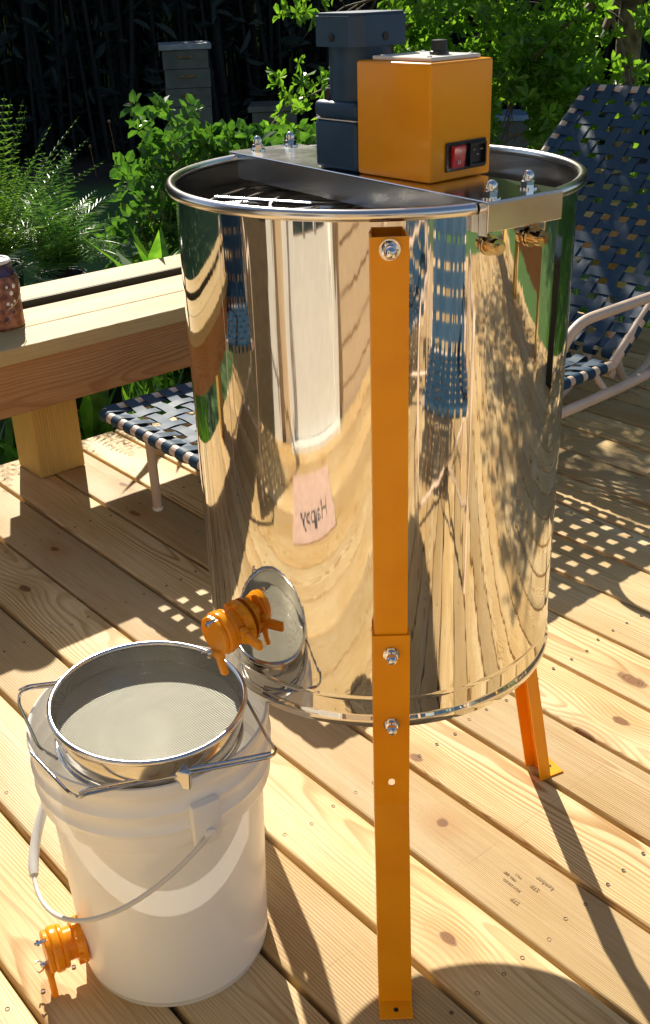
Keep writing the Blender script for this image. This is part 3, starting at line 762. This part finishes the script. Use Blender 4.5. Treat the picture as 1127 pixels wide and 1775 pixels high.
hp = [Vector((0, 0, .318)) + e * (.166 * math.cos(PI * i / 40)) + dvec * math.sin(PI * i / 40) for i in range(41)]
hb = obj('bail_handle', tube(hp, .0032, 8), M['bail'], BK, smooth=60)
gp = hp[23:33]
obj('grip', tube(gp, [.006] + [.0072] * (len(gp) - 2) + [.006], 10), M['bail'], hb, smooth=60)
az_g = -103
a = rad(az_g); honey_gate(BK, (.1335 * math.cos(a), .1335 * math.sin(a), .060), az_g, .95)

ST = empty('strainer', (-.981, .518, .402), label='round stainless honey strainer with fine mesh resting on the white bucket by wire arms', cat='strainer')
ST.rotation_euler = (rad(-1.5), rad(3.0), 0)
obj('strainer_wall', lathe([(.1185, .036), (.1190, .020), (.1160, .006), (.1155, .004), (.1150, -.004), (.1110, -.012), (.1100, -.0155), (.108, -.017)], 96), M['steel'], ST, smooth=50)
obj('strainer_liner', lathe([(.1172, .035), (.1176, .020), (.1146, .006), (.1140, -.006), (.1088, -.014)], 96), M['steel'], ST, smooth=50)
obj('strainer_rim', tube(arc_pts(.1195, .0375, 0, 356, 90), .0038, 10, closed=True), M['rim'], ST, smooth=60)
obj('strainer_base_ring', tube(arc_pts(.1155, -.012, 0, 356, 90), .0028, 8, closed=True), M['steel'], ST, smooth=60)
obj('sieve_mesh', lathe([(0, .006), (.03, .0062), (.06, .007), (.09, .0085), (.1145, .0115)], 72), M['sieve'], ST, smooth=60)
obj('lower_sieve_mesh', lathe([(0, -.030), (.03, -.029), (.06, -.027), (.09, -.022), (.109, -.0165)], 72), M['sieve'], ST, smooth=60)
# two wire arms, each a long flat U hooked over the bucket edge
def wire_arm(side):
    # side +1: arm on the right/front; chord near the rim with pointed outer ends
    cdir = Vector((.651, .758, 0)); fdir = Vector((.758, -.651, 0))    # along picture right / towards camera
    if side > 0:
        P = [(-.135, .060, .000), (-.075, .128, .000), (-.062, .134, -.002), (-.055, .131, .001), (.045, .108, .010), (.155, .070, .008), (.163, .055, .004), (.150, .030, .002), (.118, -.045, .006)]
    else:
        P = [(-.100, .075, .004), (-.128, .050, .000), (-.172, -.030, .002), (-.176, -.050, .004), (-.168, -.062, .002), (-.10, -.070, .008)]
    pts = [cdir * a_ + fdir * b_ + Vector((0, 0, c_)) for a_, b_, c_ in P]
    ar = obj('wire_arm', tube(rounded(pts, .008, 4), .0021, 6), M['wire'], ST, smooth=60)
    pts2 = [p + Vector((0, 0, .0045)) + fdir * -.002 for p in pts[2:6]] if side > 0 else [p + Vector((0, 0, .0045)) for p in pts[3:]]
    obj('wire_arm', tube(rounded(pts2, .006, 3), .0021, 6), M['wire'], ST, smooth=60)
    return ar
wire_arm(1); wire_arm(-1)
cdir = Vector((.651, .758, 0)); fdir = Vector((.758, -.651, 0))
pc = cdir * .052 + fdir * .106 + Vector((0, 0, .006))
o = obj('arm_clip', nbox(-.012, .012, -.0035, .0035, -.014, .010, .001), M['steel'], ST); o.matrix_basis = Matrix.Translation(pc) @ Matrix.Rotation(rad(35), 4, 'Z')

# ------------------------------------------------------------------ lantern jar on the bench
LJ = empty('lantern_jar', (-2.543, 1.070, .4745), label='copper coloured cut-out lantern jar with wire handle standing on the bench', cat='lantern')
jr = .060; jh = .158
obj('jar_body', lathe([(0, 0), (jr, 0), (jr + .001, .006), (jr, .010), (jr, jh - .034), (jr - .004, jh - .028)], 48), M['copper'], LJ, smooth=40)
obj('neck_band', lathe([(jr - .0045, jh - .028), (jr - .009, jh - .018), (jr - .009, jh - .002), (jr - .013, jh)], 40), M['purple'], LJ, smooth=40)
obj('jar_lid', lathe([(jr - .0125, jh + .0005), (jr - .011, jh + .006), (jr - .014, jh + .009), (jr - .022, jh + .0095), (jr - .024, jh + .006), (0, jh + .006)], 40), M['trim'], LJ, smooth=40)
hp = [( (jr - .003) * math.cos(rad(50)), (jr - .003) * math.sin(rad(50)), jh - .015), (jr * .95, jr * .75, jh * .62), (jr * 1.15, jr * .35, jh * .40), (jr * 1.02, -jr * .25, jh * .30), (jr * .62, -jr * .85, jh * .26), (0.0, -(jr + .004), jh * .5)]
obj('wire_handle', tube(rounded(hp, .03, 6), .0011, 6), M['wire'], LJ, smooth=60)
rj = random.Random(4)
for k in range(26):
    a = rad(rj.uniform(-75, 70)); z = rj.uniform(.02, .115); yel = k % 4 == 0
    s = rj.uniform(.0035, .0065); bm = lathe([(s, 0), (s * .8, .0006), (0, .0008)], 7)
    ax = Vector((math.cos(a), math.sin(a), 0)); o = obj('painted_flower', bm, M['petal_y'] if yel else M['petal'] if z > .045 else M['purple'], LJ)
    o.matrix_basis = Matrix.Translation(ax * (jr + .0002) + Vector((0, 0, z))) @ ax.to_track_quat('Z', 'Y').to_matrix().to_4x4()

# ------------------------------------------------------------------ strap lounge
def ribbon(path, width_dir, width, t=.0018):
    """solid strip following path (points), width along width_dir"""
    P = [Vector(p) for p in path]; wd = Vector(width_dir).normalized(); bm = bmesh.new(); rows = []
    for i, p in enumerate(P):
        T = (P[min(i + 1, len(P) - 1)] - P[max(i - 1, 0)]).normalized(); nn = T.cross(wd).normalized()
        a = wd * width / 2; b_ = nn * t / 2
        rows.append([bm.verts.new(p + a + b_), bm.verts.new(p - a + b_), bm.verts.new(p - a - b_), bm.verts.new(p + a - b_)])
    for r1, r2 in zip(rows, rows[1:]):
        for k in range(4): bm.faces.new((r1[k], r1[(k + 1) % 4], r2[(k + 1) % 4], r2[k]))
    bm.faces.new(rows[0][::-1]); bm.faces.new(rows[-1]); return bm
def woven(parent, O, U_, V_, W_, H_, nu, nv, sw, rt, name='strap'):
    """straps on the parallelogram O + u*U_ + v*V_ (W_ x H_): nu straps running along V, nv along U, wrapped on rails of radius rt"""
    U_ = Vector(U_).normalized(); V_ = Vector(V_).normalized(); Nn = U_.cross(V_).normalized()
    if Nn.z < 0: Nn = -Nn
    O = Vector(O); amp = .0022; h0 = rt + .001
    def path(start, D, L, across, count, pitch, off, phase):
        pts = []
        for k in range(7):      # wrap at start
            a = PI * 1.15 * (1 - k / 6) ; pts.append(start + D * (-math.sin(a) * h0) + Nn * (math.cos(a) * h0))
        m = 4 * count
        for k in range(1, m):
            s = L * k / m; e = min(1, s / .05, (L - s) / .05)
            ph = (s - off) / pitch
            pts.append(start + D * s + Nn * (h0 * (1 - .75 * e) + amp * math.cos(PI * (ph + phase)) * e))
        for k in range(7):
            a = PI * 1.15 * k / 6; pts.append(start + D * (L + math.sin(a) * h0) + Nn * (math.cos(a) * h0))
        return pts
    pu, pv = W_ / nu, H_ / nv
    for i in range(nu):
        st = O + U_ * (pu * (i + .5)); obj(name, ribbon(path(st, V_, H_, U_, nv, pv, pv * .5, i % 2), U_, sw), M['strap'], parent, smooth=60)
    for j in range(nv):
        st = O + V_ * (pv * (j + .5)); obj(name, ribbon(path(st, U_, W_, V_, nu, pu, pu * .5, (j + 1) % 2), V_, sw), M['strap'], parent, smooth=60)
def lounge():
    L = empty('strap_lounge', (0, 0, 0), label='reclining patio lounge of woven navy straps on a tan tube frame behind the extractor', cat='lounge chair')
    x0, x1, yf, yb, zs = -2.20, -1.545, 1.14, 2.28, .310; r = .0135
    top = Vector((0, 2.975, .90)); fold = Vector((0, yb, zs)); bd = (top - fold).normalized(); bl = (top - fold).length
    seat = [(x1, yb - .0, zs), (x1, yf, zs), (x0, yf, zs), (x0, yb, zs)]
    sp = rounded(seat, .03, 5); obj('seat_frame', tube(sp, r, 12), M['frame'], L, smooth=60)
    tb = Vector((0, yb, zs)) + bd * bl
    back = [(x1, yb, zs + .004), (x1, tb.y, tb.z), (x0, tb.y, tb.z), (x0, yb, zs + .004)]
    obj('back_frame', tube(rounded(back, .05, 6), r, 12), M['frame'], L, smooth=60)
    obj('cross_rail', tube([(x0, yb + .006, zs - .026), (x1, yb + .006, zs - .026)], r * .9, 10), M['frame'], L, smooth=60)
    woven(L, (x0, yf, zs), (1, 0, 0), (0, 1, 0), x1 - x0, yb - yf - .03, 12, 22, .0295, r)
    woven(L, (x0, yb + .03 * bd.y, zs + .03 * bd.z), (1, 0, 0), bd, x1 - x0, bl - .03, 11, 17, .0310, r)
    # foot legs: straight tubes with a white-tan cap
    for xx in (x0 + .0, x1 - .03):
        lg = obj('leg', tube([(xx - .012, 1.272, .006), (xx - .002, 1.262, zs - .012)], .0125, 12), M['frame'], L, smooth=60)
        obj('leg_cap', lathe([(0, 0), (.0135, 0), (.0145, .006), (.0135, .010)], 12), M['offwhite'], lg).location = (xx - .012, 1.272, .001)
    # arm loop, lower rail and curved rear feet on each side
    for s, xx in ((1, x1 + .045), (-1, x0 - .045)):
        pts = [(xx, 2.85, .47), (xx, 2.40, .485), (xx, 2.03, .482), (xx, 1.95, .34), (xx, 1.975, .260), (xx, 2.3, .266), (xx, 2.72, .305), (xx, 3.05, .35)]
        obj('arm_rail', tube(rounded(pts, .09, 8), .0135, 12), M['frame'], L, smooth=60)
        obj('arm_stub', tube([(xx, 2.50, .482), (xx - s * .01, 2.52, .285)], .011, 10), M['frame'], L, smooth=60)
        obj('frame_link', tube([(xx, 2.20, .265), (xx - s * .045, 2.20, zs - .004)], .009, 8), M['frame'], L, smooth=60)
    for pts in ([(-1.95, 2.32, .33), (-1.93, 2.46, .016), (-1.95, 2.64, .04), (-1.97, 2.80, .16)], [(-1.90, 2.72, .35), (-1.885, 2.85, .016), (-1.91, 3.03, .05), (-1.93, 3.16, .20)], [(-1.50, 2.88, .33), (-1.48, 3.02, .016), (-1.46, 3.2, .03), (-1.47, 3.35, .2)]):
        obj('leg', tube(rounded(pts, .08, 6), .0145, 10), M['frame'], L, smooth=60)
    return L
lounge()

# patio chairs standing behind the photographer, seen in the tank
def chair(loc, rz, label):
    c = empty('strap_chair', loc, rz, label=label, cat='chair', group='patio strap chairs behind the camera')
    r = .0125; w_ = .27
    obj('seat_frame', tube(rounded([(-w_, .25, .42), (-w_, -.25, .38), (w_, -.25, .38), (w_, .25, .42)], .04, 5), r, 10), M['frame'], c, smooth=60)
    pts = rounded([(-w_, -.26, .38), (-w_, -.45, .92), (w_, -.45, .92), (w_, -.26, .38)], .06, 6)
    obj('back_frame', tube(pts, r, 10), M['frame'], c, smooth=60)
    for s in (-1, 1):
        xx = s * (w_ + .04)
        obj('arm_rail', tube(rounded([(xx, .28, .0), (xx, .26, .62), (xx, -.20, .66), (xx, -.40, .0)], .07, 6), r, 10), M['frame'], c, smooth=60)
    obj('stretcher', tube([(-w_ - .04, .27, .18), (w_ + .04, -.33, .18)], .008, 8), M['frame'], c, smooth=60)
    obj('stretcher', tube([(w_ + .04, .27, .20), (-w_ - .04, -.33, .20)], .008, 8), M['frame'], c, smooth=60)
    woven(c, (-w_, -.24, .385), (1, 0, 0), (0, .49, .035), 2 * w_, .47, 7, 7, .045, r)
    woven(c, (-w_, -.27, .40), (1, 0, 0), (0, -.18, .52), 2 * w_, .52, 7, 8, .045, r)
    return c
chair((.50, .74, 0), rad(92), 'blue strap patio chair turned towards the right side of the extractor')
chair((.95, -.12, 0), rad(112), 'blue strap patio chair further back, before the house window')
chair((-2.0, -.62, 0), rad(-40), 'blue strap patio chair standing in the corner by the bench')

# ------------------------------------------------------------------ bee hives
def hive(d, px_dir, zt, parts, label, lidm, wdt=.42, lidh=.05, rz=0):
    x, y = px_dir; h = empty('bee_hive', (x, y, 0), rz, label=label, cat='bee hive', group='bee hives at the edge of the woods')
    z = zt - lidh
    obj('lid', nbox(-wdt / 2 - .03, wdt / 2 + .03, -.27, .27, z, zt, .006), lidm, h)
    for k, hh in enumerate(parts):
        z0 = z - hh; dx = rb.uniform(-.008, .008)
        bxo = obj('hive_box', nbox(-wdt / 2 + dx, wdt / 2 + dx, -.25, .25, z0 + .002, z - .002, .003), M['hive'], h)
        bm = nbox(-.07 + dx, .07 + dx, -.262, -.2505, z0 + hh * .55, z0 + hh * .55 + .025, .003)
        obj('hand_hold', bm, M['joist'], bxo); z = z0
    obj('bottom_board', nbox(-wdt / 2 - .02, wdt / 2 + .02, -.33, .26, z - .025, z - .001), M['trim'] if len(parts) > 3 else M['hive'], h)
    obj('stand', nbox(-wdt / 2, wdt / 2, -.24, .24, GZ - .05, z - .026), M['joist'], h)
    return h
hive(11, (-9.146, 6.09), .745, (.165, .165, .165, .22), 'tall stacked bee hive of four boxes under a pale lid', M['hive_lid'], rz=rad(58))
hive(11, (-8.68, 6.76), .175, (.24, .17), 'low dark bee hive between the tall hive and the motor', M['hive'], rz=rad(50))
hive(11, (-7.05, 8.42), .04, (.30,), 'bee hive with blue grey lid just right of the orange control box', M['hive_blue'], rz=rad(40))

# ------------------------------------------------------------------ tree, bush, ferns, edge plants
def at(px, py, hd):
    """where the line of sight through a photograph point stands at a horizontal distance"""
    d = Vector(((px - 563.5) / 1846.16, -(py - 887.5) / 1846.16, 1.0)); d = RM.transposed() @ d
    t = hd / math.hypot(d.x, d.y); return Vector((0, 0, 1.23196)) + d * t
def tree():
    rnd = random.Random(21)
    T = empty('tree', (-2.93, 4.22, GZ), label='small leafy tree with mottled trunk growing beside the deck behind the lounge', cat='tree')
    inv = Matrix.Translation((2.93, -4.22, -GZ))
    base = Vector((-2.93, 4.22, GZ))
    tr = [base + Vector((0, 0, -.1)), base + Vector((.01, .0, .5)), base + Vector((-.01, .01, 1.1)), base + Vector((.0, .0, 1.7)), base + Vector((.03, -.02, 2.3)), base + Vector((.0, .0, 3.0))]
    bm = tube([p - base for p in tr], [.075, .062, .056, .052, .048, .04], 14)
    obj('trunk', bm, M['bark'], T, smooth=60)
    ends = []; bm = bmesh.new()
    def limb(p, d, L, r, depth):
        pts = [p]; q = p.copy(); dd = d.normalized()
        for k in range(5):
            dd = (dd + Vector((rnd.gauss(0, .16), rnd.gauss(0, .16), rnd.gauss(0, .12) - (.05 if depth > 0 else 0)))).normalized(); q = q + dd * L / 5; pts.append(q.copy())
            if depth < 3 and k >= 1 and rnd.random() < .8:
                sd_ = (dd + Vector((rnd.gauss(0, .7), rnd.gauss(0, .7), rnd.gauss(0, .5)))).normalized()
                limb(q.copy(), sd_, L * rnd.uniform(.4, .65), r * .5, depth + 1)
            if depth >= 1: ends.append((q.copy(), dd.copy()))
        tube([a_ - base for a_ in pts], [r * (1 - .14 * k) for k in range(6)], 6 if depth < 2 else 4, bm)
    # limbs: some low ones that droop across the view, the rest up into the crown over the deck's far corner
    for tx, tz in ((at(900, 150, 4.6), 1.25), (at(720, 60, 5.0), 1.45), (at(985, 190, 4.7), 1.1), (at(1010, 60, 4.6), 1.4), (at(830, 20, 4.7), 1.6), (at(680, -60, 5.0), 1.9)):
        s_ = base + Vector((0, 0, tz - GZ + .15)); d = tx - s_; limb(s_, d + Vector((0, 0, .05)), d.length * .92, .022, 0)
    for k in range(11):
        a_ = rnd.uniform(0, 2 * PI); s_ = base + Vector((0, 0, rnd.uniform(1.9, 3.0)))
        limb(s_, Vector((-.3 + 1.0 * math.cos(a_), .5 + .8 * math.sin(a_), rnd.uniform(.4, 1.1))), rnd.uniform(.7, 1.2), .026, 0)
    obj('limb', bm, M['twig'], T, smooth=60)
    cs = []
    for q, dd in ends:
        n = 2
        for k in range(n): cs.append(q + Vector((rnd.gauss(0, .09), rnd.gauss(0, .09), rnd.gauss(0, .07))))
    # fill the low front boughs as the photo shows them
    for k in range(450):
        px = rnd.uniform(478, 1180); 
        lim = 60 if px < 560 else (150 if px < 700 else 140) if px < 862 else 245
        if px > 1000: lim = 190
        if px < 545: py = rnd.uniform(-140, 40)
        elif px < 620: py = rnd.uniform(-140, 215) 
        else: py = rnd.uniform(-160, lim)
        # gaps of dark woods
        g = math.sin(px * .031 + 1.0) * math.cos(py * .042 + px * .01)
        if g > .25: continue
        cs.append(at(px, py, rnd.uniform(4.35, 5.05)))
    # crown: clumps high over the corner, their shade falling on the lounge and the far part of the deck
    for k in range(105):
        sx_, sy_ = (rnd.uniform(-2.2, 2.0), rnd.uniform(2.15, 3.5)) if k % 3 == 0 else (rnd.uniform(-2.1, -.3), rnd.uniform(2.15, 2.9)); z = rnd.uniform(2.1, 3.1); c0 = Vector((sx_ - 1.157 * z, sy_ + .57 * z, z))
        for j in range(rnd.randint(5, 14)): cs.append(c0 + Vector((rnd.gauss(0, .13), rnd.gauss(0, .13), rnd.gauss(0, .10))))
    for k in range(120):
        sx_, sy_ = rnd.uniform(-.2, 2.6), rnd.uniform(1.6, 3.1); z = rnd.uniform(2.2, 3.2); c0 = Vector((sx_ - 1.157 * z, sy_ + .57 * z, z))
        for j in range(rnd.randint(5, 13)): cs.append(c0 + Vector((rnd.gauss(0, .13), rnd.gauss(0, .13), rnd.gauss(0, .10))))
    def keep(c):
        vd = RM @ (c - Vector((0, 0, 1.23196))); fx, fy = 563.5 + 1846 * vd.x / vd.z, 887.5 - 1846 * vd.y / vd.z
        if 858 < fx < 928 and fy > 170 + .25 * (fx - 858): return False
        az_ = math.degrees(math.atan2(c.y, c.x)); d_ = math.hypot(c.x, c.y)
        if az_ > 142.6 and c.z < 1.232 + .06 * d_: return False
        sy_ = c.y - .57 * c.z; sx_ = c.x + 1.157 * c.z
        if 124.3 < az_ < 126.0 and d_ < 5.2 and rnd.random() < .9: return False
        if sy_ < (2.08 if sx_ < -.35 else 1.55) + .12 * math.sin(sx_ * 5): return False
        if sy_ > 2.95 and c.z > 1.35 and sx_ < .3 and rnd.random() > .05: return False
        if az_ > 122 and d_ > 5.15 and c.z < 1.6: return False
        return True
    cs = [c for c in cs if keep(c)]
    V, F = cards([c - base for c in cs], .050, rnd, up=.5, per=7, aspect=.44, fold=.35, r1=.55, r2=1.0)
    o = from_data('leaves', V, F, M['leaf'], T); o['kind'] = 'stuff'
    print('tree clusters', len(cs))
tree()

def bush():
    rnd = random.Random(8); base = Vector((-3.72, 2.36, GZ))
    B = empty('rose_bush', tuple(base), label='sunlit rose bush with round glossy leaves and a few brown heads behind the bench', cat='bush')
    bm = bmesh.new(); cs = []; tips = []
    for k in range(22):
        a_ = rnd.uniform(0, 2 * PI); sp_ = rnd.uniform(.05, .30); h = rnd.uniform(.7, 1.22) - sp_ * .9
        p = [Vector((.04 * math.cos(a_), .04 * math.sin(a_), 0))]
        for j in range(1, 7):
            t = j / 6; p.append(Vector((math.cos(a_) * sp_ * t ** 1.4 + rnd.gauss(0, .012), math.sin(a_) * sp_ * t ** 1.4 + rnd.gauss(0, .012), h * t)))
        tube(p, [.007 * (1 - .12 * j) for j in range(7)], 5, bm); tips.append(p[-1])
        for j in range(2, 7):
            for q in range(2): cs.append(p[j] + Vector((rnd.gauss(0, .05), rnd.gauss(0, .05), rnd.gauss(0, .05))))
    # a right-hand shoulder that runs low behind the tank
    for k in range(170):
        cs.append(at(rnd.uniform(330, 560), rnd.uniform(228, 300), rnd.uniform(4.2, 4.7)) - base)
    for k in range(150):
        u_ = rnd.gauss(0, 1); px = 285 + 55 * u_; py = rnd.uniform(180, 440)
        if abs(u_) > 1.0 + (py - 180) / 200: continue
        cs.append(at(px, py, rnd.uniform(4.15, 4.7)) - base)
    obj('stem', bm, M['twig'], B, smooth=60)
    V, F = cards(cs, .052, rnd, up=.6, per=5, aspect=.72, fold=.3, spread=.014, r1=.95, r2=.8)
    o = from_data('leaves', V, F, M['rose'], B); o['kind'] = 'stuff'
    for px, py in ((229, 183), (190, 215), (157, 258), (432, 236)):
        e_ = at(px, py, 4.4) - base
        bm = tube([e_ + Vector((.02, 0, -.10)), e_], .0018, 5); lathe([(0, 0), (.006, .004), (.007, .009), (.003, .014), (0, .014)], 8, bm, Matrix.Translation(e_))
        obj('seed_head', bm, M['deadhead'], B, smooth=50)
bush()

def fern(base, label, n, L, mat, droop, name='fern', seed=1, pin=.055, potr=.16, poth=.30):
    rnd = random.Random(seed); base = Vector(base)
    Fn = empty(name, tuple(base), label=label, cat='fern')
    V = []; F = []; bm = bmesh.new()
    for k in range(n):
        a_ = rnd.uniform(0, 2 * PI); el = rad(rnd.uniform(35, 85)); l = L * rnd.uniform(.65, 1.1)
        d = Vector((math.cos(a_) * math.cos(el), math.sin(a_) * math.cos(el), math.sin(el))); p = Vector((0, 0, 0)); pts = [p.copy()]
        for j in range(12):
            d = (d + Vector((0, 0, -droop))).normalized(); p = p + d * l / 12; pts.append(p.copy())
        tube(pts, [.0022 * (1 - .06 * j) for j in range(13)], 3, bm)
        side = Vector((-math.sin(a_), math.cos(a_), 0))
        for j in range(2, 24):
            t = j / 24 * 12; i0 = min(int(t), 11); q = pts[i0].lerp(pts[i0 + 1], t - i0); tdir = (pts[i0 + 1] - pts[i0]).normalized()
            pl = pin * l / L * math.sin(PI * min(1, (j + 1) / 25) ** .7) * 1.5 + .008
            for s in (-1, 1):
                pd = (side * s + tdir * .45 + Vector((0, 0, -.12 + rnd.gauss(0, .1)))).normalized(); wv = tdir * .0065
                i = len(V); V += [q - wv, q + pd * pl, q + wv, q + pd * pl * .5 + side.cross(tdir) * .002]
                F += [(i, i + 1, i + 3), (i + 1, i + 2, i + 3)]
    obj('frond_stem', bm, M['fern'], Fn)
    o = from_data('leaflets', V, F, mat, Fn); o['kind'] = 'stuff'
    if potr:
        pt = obj('pot', lathe([(0, -poth), (potr * .75, -poth), (potr, -.01), (potr - .012, -.01), (potr - .02, -.05), (0, -.05)], 32), M['pot'], Fn, smooth=40)
        obj('pot_rim', tube(arc_pts(potr, -.01, 0, 350, 36), .006, 6, closed=True), M['pot_rim'], pt, smooth=60)
        obj('pot_stand', nbox(-.12, .12, -.12, .12, GZ - base.z - .03, -poth - .001), M['pot'], Fn)
p1 = at(105, 470, 3.95); fern(p1, 'green fern with arching feathered fronds in a dark pot beside the bench', 52, .40, M['fern'], .12, seed=3, potr=.09)
p2 = at(-5, 455, 4.1); fern(p2, 'pale feathery upright foliage plant at the left edge behind the lantern', 70, .56, M['feather'], .045, name='feathery_plant', seed=5, pin=.035, potr=.09)
# low green plants along the deck edge
def ground_plants():
    rnd = random.Random(31); V = []; F = []
    def blade(p, L, wdt, lean):
        a_ = rnd.uniform(0, 2 * PI); d = Vector((math.cos(a_) * lean, math.sin(a_) * lean, 1)).normalized(); s = Vector((-math.sin(a_), math.cos(a_), 0)) * wdt / 2
        m1 = p + d * L * .5; d2 = (d + Vector((math.cos(a_), math.sin(a_), -.3)) * lean).normalized(); e_ = m1 + d2 * L * .5; i = len(V)
        V.extend([p - s * .5, p + s * .5, m1 + s, m1 - s, e_]); F.extend([(i, i + 1, i + 2, i + 3), (i + 3, i + 2, i + 4)])
    for k in range(15000):
        x = -2.86 - abs(rnd.gauss(0, .75)); y = rnd.uniform(.2, 4.8); blade(Vector((x, y, GZ - .02)), rnd.uniform(.10, .32), rnd.uniform(.006, .018), rnd.uniform(.1, .8))
    for k in range(420):
        x = -2.9 - abs(rnd.gauss(0, .3)); y = rnd.uniform(.3, 3.6); blade(Vector((x, y, GZ - .02)), rnd.uniform(.3, .62), rnd.uniform(.03, .055), rnd.uniform(.1, .5))
    for k in range(9000):
        a_ = rad(rnd.uniform(85, 110)); d = rnd.uniform(4.1, 9); blade(Vector((d * math.cos(a_), d * math.sin(a_), GZ - .02)), rnd.uniform(.06, .16), .012, rnd.uniform(.1, .8))
    tag(from_data('grass', V, F, M['grassblade']), 'bright green grass and strap-leaved plants growing along the deck edge', kind='stuff')
    # broad-leaved plants that can be told apart beside the bench
    for px, py, hd, L, n in ((265, 445, 3.55, .30, 16), (165, 690, 3.45, .26, 9), (75, 500, 3.4, .13, 3), (60, 740, 3.4, .22, 8)):
        p = at(px, py, hd); p.z = max(p.z - .12, GZ); V.clear(); F.clear()
        B = empty('leafy_plant', tuple(p), label='young broad-leaved green plant ' + {265: 'under the rose bush, just behind the bench top', 165: 'seen between bench post and lounge foot', 75: 'with one bright leaf poking up behind the lantern', 60: 'seen left of the bench post under the bench'}[px], cat='plant')
        for k in range(n): blade(Vector((rnd.gauss(0, .03), rnd.gauss(0, .03), -.02)), L * rnd.uniform(.7, 1.2), .045, rnd.uniform(.2, .9))
        from_data('leaf', list(V), list(F), M['grassblade'], B)
        if p.z > GZ + .05: obj('stem', tube([(0, 0, GZ - p.z), (0, 0, 0)], .008, 6), M['grassblade'], B)
ground_plants()
